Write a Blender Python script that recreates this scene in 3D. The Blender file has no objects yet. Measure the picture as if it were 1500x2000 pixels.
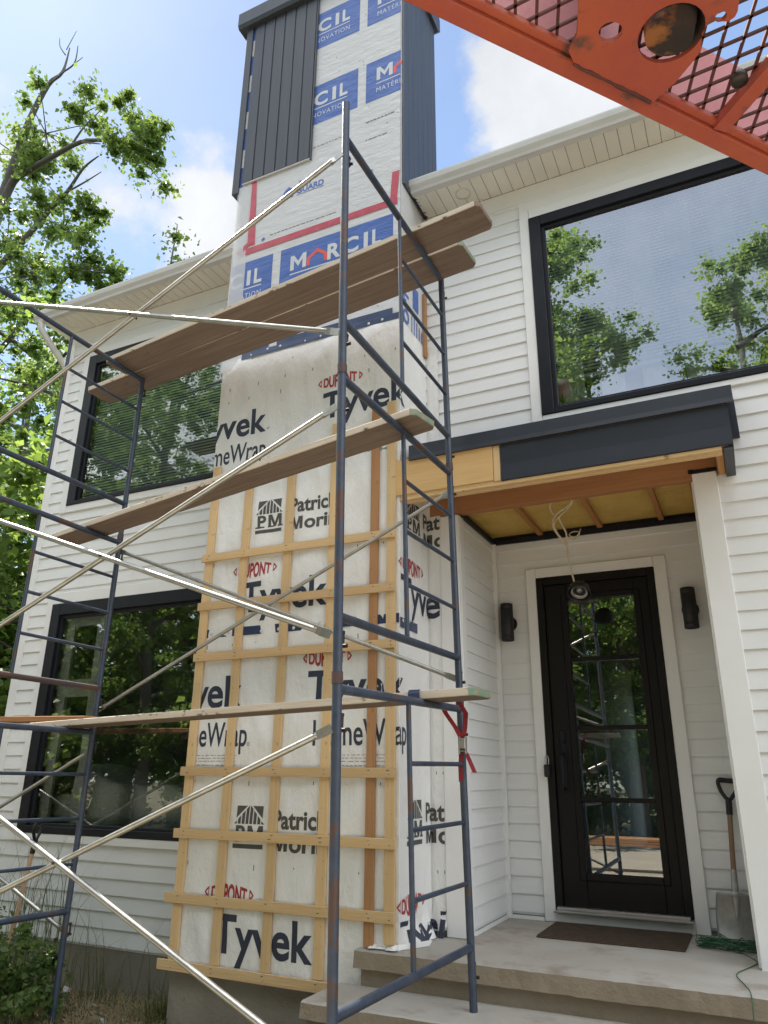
import bpy, bmesh, math, random
import numpy as np
from mathutils import Vector, Matrix
R = random.Random(7)
PI = math.pi
S = bpy.context.scene
COL = S.collection

# ------------------------------------------------------------------ camera
cam_d = bpy.data.cameras.new('camera'); cam = bpy.data.objects.new('camera', cam_d); COL.objects.link(cam)
cam_d.sensor_fit = 'VERTICAL'; cam_d.sensor_height = 36; cam_d.lens = 1441.72/2000*36
cam_d.clip_start = .05; cam_d.clip_end = 1000
c_r = Vector((0.90129942, 0.43310387, 0.00896573)); c_u = Vector((0.13801308, -0.30670365, 0.94174586)); c_f = Vector((-0.41062360, 0.84755761, 0.33620582))
cm = Matrix((c_r, c_u, -c_f)).transposed().to_4x4(); cm.translation = (0, -5.07, 1.61)
cam.matrix_world = cm; S.camera = cam

# ------------------------------------------------------------------ sky, sun, exposure
SUN = Vector((-0.54, 0.19, 0.82)).normalized()
S.view_settings.view_transform = 'Standard'; S.view_settings.look = 'None'
S.view_settings.gamma = 1; S.view_settings.exposure = 1.0
W = bpy.data.worlds.new('World'); S.world = W; W.use_nodes = True
def build_sky():
    nt = W.node_tree; N = nt.nodes; L = nt.links; N.clear()
    out = N.new('ShaderNodeOutputWorld'); bg = N.new('ShaderNodeBackground'); L.new(bg.outputs[0], out.inputs[0])
    sky = N.new('ShaderNodeTexSky'); sky.sky_type = 'NISHITA'; sky.sun_disc = False
    sky.sun_elevation = math.asin(SUN.z); sky.sun_rotation = math.atan2(SUN.x, SUN.y)
    sky.air_density = 1.0; sky.dust_density = .5; sky.ozone_density = 1.0
    tc = N.new('ShaderNodeTexCoord')
    def math_(op, a, b=None, c=None):
        m = N.new('ShaderNodeMath'); m.operation = op
        for i, v in enumerate((a, b, c)):
            if v is None: continue
            if isinstance(v, (int, float)): m.inputs[i].default_value = v
            else: L.new(v, m.inputs[i])
        return m.outputs[0]
    def noise(scale, detail, rough, off=(0, 0, 0), stretch=(1, 1, 1)):
        mp = N.new('ShaderNodeMapping'); L.new(tc.outputs['Generated'], mp.inputs[0]); mp.inputs[1].default_value = off; mp.inputs[3].default_value = stretch
        n = N.new('ShaderNodeTexNoise'); n.inputs['Scale'].default_value = scale; n.inputs['Detail'].default_value = detail; n.inputs['Roughness'].default_value = rough
        L.new(mp.outputs[0], n.inputs['Vector']); return n.outputs[0]
    def blob(d, r, soft):
        d = Vector(d).normalized()
        v = N.new('ShaderNodeVectorMath'); v.operation = 'DISTANCE'; v.inputs[1].default_value = d
        L.new(tc.outputs['Generated'], v.inputs[0])
        mr = N.new('ShaderNodeMapRange'); mr.inputs[1].default_value = r+soft; mr.inputs[2].default_value = max(0, r-soft)
        L.new(v.outputs['Value'], mr.inputs[0]); return mr.outputs[0]
    n1 = noise(3.2, 9, .62, (1.3, .2, .4), (1, 1, 1.5))
    n2 = noise(9, 8, .6, (0, 2, 0))
    dens = math_('ADD', n1, math_('MULTIPLY', math_('SUBTRACT', n2, .5), .38))
    for d, r, s, k in (((-.13, .64, .757), .085, .05, .24), ((-.19, .655, .73), .05, .045, .16), ((-.47, .56, .68), .07, .07, .15),
                       ((-.64, .36, .68), .10, .09, .13), ((-.515, .56, .645), .06, .05, .20), ((-.33, .62, .71), .09, .07, -.12), ((-.53, .43, .73), .09, .07, -.14), ((-.49, .48, .72), .03, .03, .10), ((-.05, .66, .74), .07, .06, .10)):
        dens = math_('ADD', dens, math_('MULTIPLY', blob(d, r, s), k))
    mr = N.new('ShaderNodeMapRange'); mr.interpolation_type = 'SMOOTHSTEP'; mr.inputs[1].default_value = .56; mr.inputs[2].default_value = .74
    L.new(dens, mr.inputs[0])
    haze = blob(SUN, .22, .32)
    fill_bank = math_('MAXIMUM', blob((.08, -.24, .96), .46, .10), math_('MAXIMUM', blob((-.85, -.45, .45), .42, .2), blob((.85, -.35, .45), .45, .2)))  # bright clouds added out of view to light the house front
    thin = math_('MULTIPLY', blob((-.05, -.81, .58), .45, .2), math_('ADD', math_('MULTIPLY', n1, .75), .0))
    cov = math_('MINIMUM', math_('ADD', math_('ADD', math_('MAXIMUM', mr.outputs[0], thin), math_('MULTIPLY', haze, .15)), fill_bank), 1.0)
    veil = math_('ADD', math_('MULTIPLY', cov, .86), .14)
    sh = noise(6, 6, .6, (3, 1, 2))
    val = math_('ADD', math_('MULTIPLY', sh, 3.4), 4.1)
    val = math_('ADD', val, math_('MULTIPLY', haze, .4))
    val = math_('ADD', math_('ADD', val, math_('MULTIPLY', fill_bank, 15.0)), math_('MULTIPLY', thin, 6.0))
    cc = N.new('ShaderNodeCombineColor')
    L.new(math_('MULTIPLY', val, .975), cc.inputs[0]); L.new(math_('MULTIPLY', val, 1.0), cc.inputs[1]); L.new(math_('MULTIPLY', val, 1.05), cc.inputs[2])
    mx = N.new('ShaderNodeMix'); mx.data_type = 'RGBA'
    gain = N.new('ShaderNodeMix'); gain.data_type = 'RGBA'; gain.blend_type = 'MULTIPLY'; gain.inputs[0].default_value = 1; gain.inputs[7].default_value = (1.42, 1.60, 1.70, 1); dim = N.new('ShaderNodeMix'); dim.data_type = 'RGBA'; L.new(blob(SUN, .45, .40), dim.inputs[0]); dim.inputs[6].default_value = (1.42, 1.60, 1.70, 1); dim.inputs[7].default_value = (.62, .80, .98, 1); L.new(dim.outputs[2], gain.inputs[7]); L.new(sky.outputs[0], gain.inputs[6])
    L.new(veil, mx.inputs[0]); L.new(gain.outputs[2], mx.inputs[6]); L.new(cc.outputs[0], mx.inputs[7])
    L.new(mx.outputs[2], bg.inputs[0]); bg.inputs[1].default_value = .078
build_sky()
sun_d = bpy.data.lights.new('sun', 'SUN'); sun_d.energy = 4.6; sun_d.angle = math.radians(.5); sun_d.color = (1, .955, .88)
sun = bpy.data.objects.new('sun', sun_d); COL.objects.link(sun); sun.rotation_euler = SUN.to_track_quat('Z', 'Y').to_euler(); sun.location = (-20, 6, 25)

# ------------------------------------------------------------------ materials
def nodes(name):
    m = bpy.data.materials.new(name); m.use_nodes = True
    nt = m.node_tree; return m, nt.nodes, nt.links, nt.nodes['Principled BSDF']
def mat(name, col, rough=.6, metal=0., col2=None, scale=6., stretch=(1, 1, 1), lo=.35, hi=.65, detail=5, bump=0., bscale=None, bstretch=None,
        rnd=0., spec=.5, spots=None, trans=None):
    """procedural paint/wood/stone: two colours mixed by noise in object space, optional second layer of spots, bump, per-object value"""
    m, N, L, P = nodes(name)
    tc = N.new('ShaderNodeTexCoord')
    def nz(sc, st, det=detail, off=0.):
        mp = N.new('ShaderNodeMapping'); L.new(tc.outputs['Object'], mp.inputs[0]); mp.inputs[3].default_value = st; mp.inputs[1].default_value = (off, off*.7, off*1.3)
        n = N.new('ShaderNodeTexNoise'); n.inputs['Scale'].default_value = sc; n.inputs['Detail'].default_value = det; n.inputs['Roughness'].default_value = .6
        L.new(mp.outputs[0], n.inputs['Vector']); return n.outputs[0]
    if col2 is None: col2 = tuple(c*.82 for c in col)
    mr = N.new('ShaderNodeMapRange'); mr.inputs[1].default_value = lo; mr.inputs[2].default_value = hi; L.new(nz(scale, stretch), mr.inputs[0])
    mx = N.new('ShaderNodeMix'); mx.data_type = 'RGBA'; mx.inputs[6].default_value = (*col, 1); mx.inputs[7].default_value = (*col2, 1); L.new(mr.outputs[0], mx.inputs[0])
    c = mx.outputs[2]
    if spots:
        scol, ssc, slo, shi, sst = spots
        m2 = N.new('ShaderNodeMapRange'); m2.inputs[1].default_value = slo; m2.inputs[2].default_value = shi; L.new(nz(ssc, sst, 6, 4.), m2.inputs[0])
        x2 = N.new('ShaderNodeMix'); x2.data_type = 'RGBA'; L.new(m2.outputs[0], x2.inputs[0]); L.new(c, x2.inputs[6]); x2.inputs[7].default_value = (*scol, 1); c = x2.outputs[2]
    if rnd:
        oi = N.new('ShaderNodeObjectInfo'); hs = N.new('ShaderNodeHueSaturation'); m3 = N.new('ShaderNodeMapRange')
        m3.inputs[3].default_value = 1-rnd; m3.inputs[4].default_value = 1+rnd; L.new(oi.outputs['Random'], m3.inputs[0]); L.new(m3.outputs[0], hs.inputs['Value']); L.new(c, hs.inputs['Color']); c = hs.outputs[0]
    L.new(c, P.inputs['Base Color']); P.inputs['Roughness'].default_value = rough; P.inputs['Metallic'].default_value = metal; P.inputs['Specular IOR Level'].default_value = spec
    if bump:
        b = N.new('ShaderNodeBump'); b.inputs['Strength'].default_value = bump; b.inputs['Distance'].default_value = .02
        L.new(nz(bscale or scale*4, bstretch or stretch, 6, 2.), b.inputs['Height']); L.new(b.outputs[0], P.inputs['Normal'])
    if trans:
        P.inputs['Alpha'].default_value = trans
    return m
def wood(name, a, b, axis, knot=None, rough=.75, rnd=.15, fine=1.0):
    st = [34*fine]*3; st['xyz'.index(axis)] = 1.6
    return mat(name, a, rough, 0, b, 1.0, tuple(st), .3, .72, 6, .25, 2.2, tuple(st), rnd, .3, knot or (tuple(c*.35 for c in b), 9., .66, .74, (1, 1, 1)))
M = {}
M['vinyl'] = mat('vinyl_white', (.77, .775, .77), .5, 0, (.715, .72, .71), 1.7, (1, 1, 3), .3, .7, 6, .06, 14, None, 0, .4, ((.55, .52, .45), 2.3, .66, .9, (2, 2, .6)))
M['trim'] = mat('trim_white', (.80, .80, .79), .45, 0, (.75, .75, .735), 2.5, (1, 1, 1), .3, .7, 5, .03, 20)
M['soffit'] = mat('soffit_cream', (.72, .70, .64), .55, 0, (.66, .64, .58), 3)
M['gutter'] = mat('gutter_white', (.62, .62, .61), .4, 0, (.54, .54, .53), 2, (1, 4, 4))
M['black'] = mat('black_frame', (.008, .009, .013), .45, 0, (.013, .014, .019), 5, spec=.25)
M['door'] = mat('door_black', (.006, .006, .007), .45, 0, (.012, .010, .008), 2.2, (1, 1, .6), spec=.22)
M['flash'] = mat('black_flashing', (.016, .018, .026), .42, 0, (.023, .026, .036), 2.5, (1, 1, 2), .3, .7, 4, .05, 3)
M['panel'] = mat('charcoal_cladding', (.036, .042, .052), .45, 0, (.052, .058, .070), 2.0, (9, 9, .5), .3, .7, 5, .08, 3)
M['wrap'] = mat('house_wrap', (.80, .80, .785), .34, 0, (.755, .75, .73), 2.2, (1, 1, 1), .3, .7, 6, 1.0, 6, (1.4, 1.4, .8), 0, .55)
M['wrap_top'] = mat('grey_wrap', (.60, .60, .60), .4, 0, (.55, .555, .56), 3, (1, 1, 1), .3, .7, 6, .7, 9., (.6, .6, 1.8), 0, .5)
M['navy'] = mat('ink_navy', (.022, .030, .055), .55, 0, (.034, .042, .07), 6, (1, 1, 1), .3, .7, 5, .3, 6)
M['ink'] = mat('ink_grey', (.065, .062, .058), .6, 0, (.09, .085, .08), 6, (1, 1, 1), .3, .7, 5, .3, 6)
M['red_ink'] = mat('ink_red', (.33, .022, .028), .55, 0, (.40, .04, .045), 6)
M['blue'] = mat('ink_blue', (.040, .105, .36), .42, 0, (.055, .13, .42), 4, (1, 1, 1), .3, .7, 5, .6, 8., (.6, .6, 1.8))
M['pale_ink'] = mat('ink_white', (.60, .62, .63), .45, 0, (.55, .57, .58), 6)
M['orange_ink'] = mat('ink_orange', (.72, .09, .05), .5, 0, (.65, .08, .05), 6)
M['red_tape'] = mat('red_tape', (.42, .035, .055), .35, 0, (.50, .07, .09), 9, spots=((.08, .01, .02), 30, .62, .66, (1, 1, 1)))
M['navy_tape'] = mat('navy_tape', (.020, .035, .085), .35, 0, (.03, .05, .12), 6, (1, 1, 1), .3, .7, 5, .3, 9)
M['pine_z'] = wood('pine_upright', (.66, .475, .26), (.59, .405, .205), 'z')
M['pine_x'] = wood('pine_crosswise', (.65, .465, .25), (.58, .395, .20), 'x')
M['cedar_z'] = wood('reddish_upright', (.40, .215, .10), (.33, .17, .075), 'z')
M['fir_x'] = wood('fir_beam', (.44, .205, .09), (.36, .155, .065), 'x', ((.10, .03, .012), 5, .70, .74, (1, 3, 3)))
M['fir_y'] = wood('fir_joist', (.45, .21, .07), (.38, .17, .055), 'y')
M['ply'] = wood('plywood', (.64, .43, .20), (.57, .36, .15), 'x', ((.25, .12, .05), 26, .74, .77, (1, 1, 1)), fine=.5)
M['insul'] = mat('yellow_insulation', (.64, .43, .12), .9, 0, (.52, .32, .075), 4, (1, 1, 1), .3, .7, 6, .8, 30)
M['plank'] = wood('weathered_plank', (.25, .19, .15), (.16, .115, .09), 'x', ((.075, .05, .035), 8, .64, .76, (.4, 2, 2)), .85, .10)
M['plank_new'] = wood('newer_plank', (.46, .24, .11), (.38, .18, .08), 'x')
M['plank_edge'] = wood('plank_edge', (.62, .55, .46), (.50, .42, .33), 'x', ((.13, .10, .07), 22, .60, .68, (.5, 1, 1)), .85, .10)
M['green_paint'] = mat('green_paint', (.12, .24, .18), .6, 0, (.30, .25, .16), 18)
M['steel'] = mat('blue_scaffold_paint', (.030, .043, .072), .42, 0, (.055, .070, .10), 14, (1, 1, 1), .3, .7, 5, .12, 40, None, .12, .5, ((.085, .048, .038), 5.2, .60, .645, (1, 1, .7)))
M['rust'] = mat('rusty_steel', (.105, .055, .042), .7, 0, (.055, .045, .055), 5, (1, 1, 1), .35, .65, 6, .2, 40)
M['galv'] = mat('galvanised_tube', (.52, .51, .48), .36, .85, (.36, .34, .30), 7, (1, 1, 1), .3, .7, 6, .08, 60, None, .08)
M['pin'] = mat('lock_pin_steel', (.035, .035, .035), .5, .5, (.09, .06, .045), 20)
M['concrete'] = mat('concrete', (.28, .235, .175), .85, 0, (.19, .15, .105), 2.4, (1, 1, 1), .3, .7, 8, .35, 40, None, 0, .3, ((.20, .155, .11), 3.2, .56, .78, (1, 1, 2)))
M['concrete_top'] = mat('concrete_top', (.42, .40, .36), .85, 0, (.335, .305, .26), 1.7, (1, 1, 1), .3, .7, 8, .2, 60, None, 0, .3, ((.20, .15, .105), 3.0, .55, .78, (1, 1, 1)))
M['footing'] = mat('foundation_concrete', (.30, .27, .22), .9, 0, (.20, .175, .14), 2, (1, 1, 1), .3, .7, 7, .3, 30)
M['soil'] = mat('ground_soil', (.13, .10, .065), .95, 0, (.075, .055, .035), 3, (1, 1, 1), .3, .7, 8, .8, 30, None, 0, .2, ((.09, .11, .035), .55, .50, .60, (1, 1, 1)))
M['gravel'] = mat('pale_gravel', (.50, .44, .35), .95, 0, (.40, .35, .27), 1.5, (1, 1, 1), .3, .7, 8, .8, 60, None, 0, .2)
M['mat'] = mat('brown_mat', (.085, .055, .035), .9, 0, (.055, .035, .022), 14, (1, 1, 1), .3, .7, 4, .4, 120)
M['alu'] = mat('aluminium', (.60, .60, .60), .3, .9, (.5, .5, .5), 20, (.2, 4, 4))
M['mid_metal'] = mat('shovel_blade', (.42, .42, .40), .45, .55, (.30, .28, .25), 9)
M['handle_wood'] = wood('handle_wood', (.25, .165, .10), (.19, .12, .07), 'z')
M['handle_pale'] = wood('pale_handle_wood', (.62, .42, .27), (.54, .35, .21), 'z')
M['plastic'] = mat('black_plastic', (.012, .012, .014), .45)
M['lamp'] = mat('lamp_black', (.011, .011, .012), .5)
M['cable'] = mat('cream_cable', (.62, .52, .38), .5, 0, (.50, .40, .28), 30)
M['string'] = mat('green_string', (.035, .13, .055), .6, 0, (.02, .09, .04), 30)
M['red_web'] = mat('red_webbing', (.26, .012, .022), .7, 0, (.18, .010, .016), 60)
M['orange'] = mat('orange_paint', (.36, .070, .052), .55, 0, (.42, .095, .040), 3.5, (1, 1, 1), .35, .7, 6, .15, 30, None, 0, .4, ((.13, .06, .045), 7.5, .60, .68, (1, 1, 1)))
M['red_paint'] = mat('faded_hazed_red_paint', (.60, .25, .25), .6, 0, (.50, .18, .18), 5, (1, 1, 1), .35, .65, 6, .1, 30, None, 0, .4, ((.12, .03, .03), 14, .66, .74, (1, 1, 1)))  # faded red, raised towards pink to stand in for haze and light
M['mesh_rust'] = mat('rusty_mesh', (.075, .030, .030), .6, .2, (.13, .045, .04), 12)
M['dark_tube'] = mat('dark_rusty_tube', (.050, .035, .028), .7, .2, (.028, .022, .02), 6, spots=((.34, .13, .04), 7, .60, .68, (1, 1, 1)))  # dark brown with rust-coloured spots
M['sheet'] = mat('white_sheet', (.84, .86, .88), .7, 0, (.76, .78, .80), 3, (1, 1, 1), .3, .7, 5, .5, 4)
M['inner'] = mat('interior_wall', (.36, .38, .37), .8, 0, (.32, .34, .33), 2)
M['inner_trim'] = mat('interior_trim', (.62, .64, .64), .6)
M['floor'] = mat('interior_floor', (.10, .085, .07), .6)
M['blind'] = mat('blind_slat', (.86, .88, .87), .55)
M['curtain'] = mat('curtain_cloth', (.82, .84, .82), .8)
M['roof'] = mat('asphalt_shingle', (.06, .06, .065), .9, 0, (.10, .10, .10), 9, (1, 3, 3), .3, .7, 5, .5, 30)
M['bark'] = mat('bark', (.085, .072, .060), .9, 0, (.14, .125, .11), 9, (2, 2, .5), .3, .7, 6, .7, 18)
M['gold'] = mat('dead_stalk', (.33, .26, .15), .85, 0, (.22, .17, .09), 6)
M['scrap'] = mat('white_scrap', (.66, .67, .68), .7, 0, (.5, .5, .5), 15)
def glass_mat(name, tint, base):
    m, N, L, P = nodes(name); N.remove(P); out = [n for n in N if n.type == 'OUTPUT_MATERIAL'][0]
    g = N.new('ShaderNodeBsdfGlossy'); g.inputs['Roughness'].default_value = 0.0; g.inputs['Color'].default_value = (.95, .97, .97, 1)
    t = N.new('ShaderNodeBsdfTransparent'); t.inputs[0].default_value = (*tint, 1)
    f = N.new('ShaderNodeFresnel'); f.inputs[0].default_value = 1.55
    a = N.new('ShaderNodeMath'); a.operation = 'MULTIPLY_ADD'; a.inputs[1].default_value = 1.2; a.inputs[2].default_value = base; a.use_clamp = True; L.new(f.outputs[0], a.inputs[0])
    mx = N.new('ShaderNodeMixShader'); L.new(a.outputs[0], mx.inputs[0]); L.new(t.outputs[0], mx.inputs[1]); L.new(g.outputs[0], mx.inputs[2]); L.new(mx.outputs[0], out.inputs[0])
    n = N.new('ShaderNodeTexNoise'); n.inputs['Scale'].default_value = 1.3; b = N.new('ShaderNodeBump'); b.inputs['Strength'].default_value = .02; b.inputs['Distance'].default_value = .02
    tc = N.new('ShaderNodeTexCoord'); L.new(tc.outputs['Object'], n.inputs['Vector']); L.new(n.outputs[0], b.inputs['Height']); L.new(b.outputs[0], g.inputs['Normal'])
    return m
M['glass'] = glass_mat('window_glass', (.84, .95, .89), .08)
M['glass_low'] = glass_mat('lower_window_glass', (.95, .99, .98), .20)
M['glass_sky'] = glass_mat('sky_window_glass', (.88, .96, .98), .38)
M['glass_door'] = glass_mat('door_glass', (.80, .90, .84), .22)
def sheer_mat():
    m, N, L, P = nodes('sheer_wrap_edge'); out = [n for n in N if n.type == 'OUTPUT_MATERIAL'][0]
    P.inputs['Base Color'].default_value = (.75, .76, .77, 1); P.inputs['Roughness'].default_value = .35
    t = N.new('ShaderNodeBsdfTransparent'); mx = N.new('ShaderNodeMixShader'); mx.inputs[0].default_value = .55
    L.new(t.outputs[0], mx.inputs[1]); L.new(P.outputs[0], mx.inputs[2]); L.new(mx.outputs[0], out.inputs[0]); return m
M['sheer'] = sheer_mat()
def leaf_mat(name, a, b, tr):
    m, N, L, P = nodes(name); out = [n for n in N if n.type == 'OUTPUT_MATERIAL'][0]
    tc = N.new('ShaderNodeTexCoord'); n = N.new('ShaderNodeTexNoise'); n.inputs['Scale'].default_value = .9; n.inputs['Detail'].default_value = 6
    L.new(tc.outputs['Object'], n.inputs['Vector'])
    gi = N.new('ShaderNodeNewGeometry'); ad = N.new('ShaderNodeMath'); ad.operation = 'MULTIPLY_ADD'; ad.inputs[1].default_value = .45; L.new(gi.outputs['Random Per Island'], ad.inputs[0]); L.new(n.outputs[0], ad.inputs[2])
    mr = N.new('ShaderNodeMapRange'); mr.inputs[1].default_value = .45; mr.inputs[2].default_value = 1.0; L.new(ad.outputs[0], mr.inputs[0])
    mx = N.new('ShaderNodeMix'); mx.data_type = 'RGBA'; L.new(mr.outputs[0], mx.inputs[0]); mx.inputs[6].default_value = (*a, 1); mx.inputs[7].default_value = (*b, 1)
    L.new(mx.outputs[2], P.inputs['Base Color']); P.inputs['Roughness'].default_value = .42; P.inputs['Specular IOR Level'].default_value = .35
    t = N.new('ShaderNodeBsdfTranslucent'); hs = N.new('ShaderNodeHueSaturation'); hs.inputs['Value'].default_value = tr; hs.inputs['Hue'].default_value = .475; L.new(mx.outputs[2], hs.inputs['Color']); L.new(hs.outputs[0], t.inputs[0])
    ms = N.new('ShaderNodeMixShader'); ms.inputs[0].default_value = .45; L.new(P.outputs[0], ms.inputs[1]); L.new(t.outputs[0], ms.inputs[2]); L.new(ms.outputs[0], out.inputs[0])
    return m
M['leaf'] = leaf_mat('maple_leaf', (.055, .11, .024), (.13, .20, .040), 2.5)
M['leaf2'] = leaf_mat('forest_leaf', (.060, .122, .027), (.148, .235, .043), 2.7)
M['shrub'] = leaf_mat('shrub_leaf', (.050, .10, .025), (.13, .19, .055), 1.8)
M['grass'] = leaf_mat('grass_blade', (.06, .10, .025), (.16, .17, .06), 1.2)

# ------------------------------------------------------------------ mesh helpers
class MB:
    def __init__(s): s.v = []; s.f = []; s.sm = []; s.mi = []; s.cur = 0
    def add(s, vs, fs, smooth=False):
        o = len(s.v); s.v += [tuple(v) for v in vs]
        for f in fs: s.f.append([i+o for i in f]); s.sm.append(smooth); s.mi.append(s.cur)
        return s
    def box(s, x0, x1, y0, y1, z0, z1):
        return s.add([(x0,y0,z0),(x1,y0,z0),(x1,y1,z0),(x0,y1,z0),(x0,y0,z1),(x1,y0,z1),(x1,y1,z1),(x0,y1,z1)],
                     [(0,3,2,1),(4,5,6,7),(0,1,5,4),(1,2,6,5),(2,3,7,6),(3,0,4,7)])
    def bbox(s, x0, x1, y0, y1, z0, z1, b=.004):
        """box with chamfered edges"""
        bm = bmesh.new(); bmesh.ops.create_cube(bm, size=1)
        for v in bm.verts: v.co = ((x0+x1)/2+v.co.x*(x1-x0), (y0+y1)/2+v.co.y*(y1-y0), (z0+z1)/2+v.co.z*(z1-z0))
        bmesh.ops.bevel(bm, geom=bm.edges[:], offset=b, segments=1, affect='EDGES')
        s.bm(bm); return s
    def bm(s, bm, smooth=False):
        bm.verts.index_update(); s.add([v.co[:] for v in bm.verts], [[v.index for v in f.verts] for f in bm.faces], smooth); bm.free(); return s
    def tube(s, pts, r, n=10, cap=True, rs=None, smooth=True):
        pts = [Vector(p) for p in pts]; rings = []; ref = None
        for i, p in enumerate(pts):
            d = (pts[min(i+1, len(pts)-1)]-pts[max(i-1, 0)]).normalized()
            if ref is None: ref = d.orthogonal().normalized()
            ref = (ref-d*ref.dot(d)).normalized(); b = d.cross(ref); rr = rs[i] if rs else r
            rings.append([p+ref*rr*math.cos(2*PI*k/n)+b*rr*math.sin(2*PI*k/n) for k in range(n)])
        vs = [v for g in rings for v in g]; fs = []
        for i in range(len(rings)-1):
            for k in range(n): fs.append((i*n+k, i*n+(k+1) % n, (i+1)*n+(k+1) % n, (i+1)*n+k))
        s.add(vs, fs, smooth)
        if cap: s.add(rings[0], [tuple(range(n))[::-1]]); s.add(rings[-1], [tuple(range(n))])
        return s
    def prism(s, poly, axis, a, b):
        """poly: list of 2D points; axis 'x': (y,z); 'y': (x,z); 'z': (x,y)"""
        def P(p, t): return (t, p[0], p[1]) if axis == 'x' else (p[0], t, p[1]) if axis == 'y' else (p[0], p[1], t)
        n = len(poly); vs = [P(p, a) for p in poly]+[P(p, b) for p in poly]
        return s.add(vs, [tuple(range(n)), tuple(range(2*n-1, n-1, -1))]+[(i, i+n, (i+1) % n+n, (i+1) % n) for i in range(n)])
    def lathe(s, prof, n=20, c=(0, 0, 0)):
        vs = []; fs = []
        for r, z in prof:
            for k in range(n): vs.append((c[0]+r*math.cos(2*PI*k/n), c[1]+r*math.sin(2*PI*k/n), c[2]+z))
        for i in range(len(prof)-1):
            for k in range(n): fs.append((i*n+k, i*n+(k+1) % n, (i+1)*n+(k+1) % n, (i+1)*n+k))
        return s.add(vs, fs, True)
    def build(s, name, m, parent=None, mw=None):
        me = bpy.data.meshes.new(name); me.from_pydata(s.v, [], s.f)
        for mm in (m if isinstance(m, (list, tuple)) else [m]): me.materials.append(mm)
        me.polygons.foreach_set('use_smooth', s.sm); me.polygons.foreach_set('material_index', s.mi)
        bm = bmesh.new(); bm.from_mesh(me); bmesh.ops.recalc_face_normals(bm, faces=bm.faces[:]); bm.to_mesh(me); bm.free()
        return link(name, me, parent, mw)
def link(name, me, parent=None, mw=None):
    o = bpy.data.objects.new(name, me); COL.objects.link(o)
    if parent is not None: o.parent = parent
    if mw is not None: o.matrix_basis = mw
    return o
def tag(o, label, cat, group=None):
    o['label'] = label; o['category'] = cat
    if group: o['group'] = group
    return o
def thing(name, label, cat, loc=(0, 0, 0), group=None):
    o = bpy.data.objects.new(name, None); COL.objects.link(o); o.location = loc; o.empty_display_size = .1
    return tag(o, label, cat, group)
def struct(o): o['kind'] = 'structure'; return o
def part(name, parent): 
    """an intermediate part whose own mesh is filled by the caller"""
    return name, parent
def rel(o, parent_loc):
    """parts are modelled in world space: shift a child under an Empty that stands elsewhere"""
    o.location = tuple(-c for c in parent_loc); return o

# --- lettering: font outline -> triangles on a plane
_tc = {}
def glyphs(body, bold=0., spacing=1.0):
    k = (body, bold, spacing)
    if k in _tc: return _tc[k]
    cu = bpy.data.curves.new('t', 'FONT'); cu.body = body; cu.offset = bold; cu.space_character = spacing; cu.resolution_u = 4
    ob = bpy.data.objects.new('t', cu); COL.objects.link(ob); dg = bpy.context.evaluated_depsgraph_get(); dg.update()
    me = ob.evaluated_get(dg).to_mesh(); vs = [(v.co.x, v.co.y) for v in me.vertices]; fs = [tuple(p.vertices) for p in me.polygons]
    ob.evaluated_get(dg).to_mesh_clear(); bpy.data.objects.remove(ob); bpy.data.curves.remove(cu)
    _tc[k] = (vs, fs); return _tc[k]
def outline(splines, depth=0., res=8):
    """filled 2D polygons with holes -> verts, faces (flat)"""
    cu = bpy.data.curves.new('s', 'CURVE'); cu.dimensions = '2D'; cu.fill_mode = 'BOTH'; cu.extrude = depth
    for pts in splines:
        sp = cu.splines.new('POLY'); sp.points.add(len(pts)-1); sp.use_cyclic_u = True
        for p, q in zip(sp.points, pts): p.co = (q[0], q[1], 0, 1)
    ob = bpy.data.objects.new('s', cu); COL.objects.link(ob); dg = bpy.context.evaluated_depsgraph_get(); dg.update()
    me = ob.evaluated_get(dg).to_mesh(); vs = [tuple(v.co) for v in me.vertices]; fs = [tuple(p.vertices) for p in me.polygons]
    ob.evaluated_get(dg).to_mesh_clear(); bpy.data.objects.remove(ob); bpy.data.curves.remove(cu)
    return vs, fs
def fit(body, x0, x1, z0, z1, bold=0., spacing=1., cap=None, warp=None):
    """letters scaled so that their box is x0..x1, and baseline z0 to the tallest letter z1 (descenders hang below)"""
    vs, fs = glyphs(body, bold, spacing); xs = [v[0] for v in vs]; zs = [v[1] for v in vs]
    zt = max(zs); xa, xb = min(xs), max(xs)
    zb = 0 if cap is None else min(zs)
    out = []
    for x, z in vs:
        u = (x-xa)/(xb-xa); w = (z-zb)/(zt-zb)
        if warp: w = warp(u, w)
        out.append((x0+u*(x1-x0), z0+w*(z1-z0)))
    return out, fs
def emm(x0, x1, z0, z1, st=.26):
    w, h, t = x1-x0, z1-z0, (x1-x0)*st
    m_ = [(0, 0), (t*.85, 0), (t*.85, h*.62), (w/2-t*.3, 0), (w/2+t*.3, 0), (w-t*.85, h*.62), (w-t*.85, 0), (w, 0), (w, h), (w-t*1.15, h), (w/2, h*.33), (t*1.15, h), (0, h)]
    vs, fs = outline([[(x0+i, z0+j) for i, j in m_]]); return [(v[0], v[1]) for v in vs], fs
def joined(*parts):
    vs = []; fs = []
    for v, f in parts: fs += [tuple(i+len(vs) for i in q) for q in f]; vs += list(v)
    return vs, fs
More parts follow.
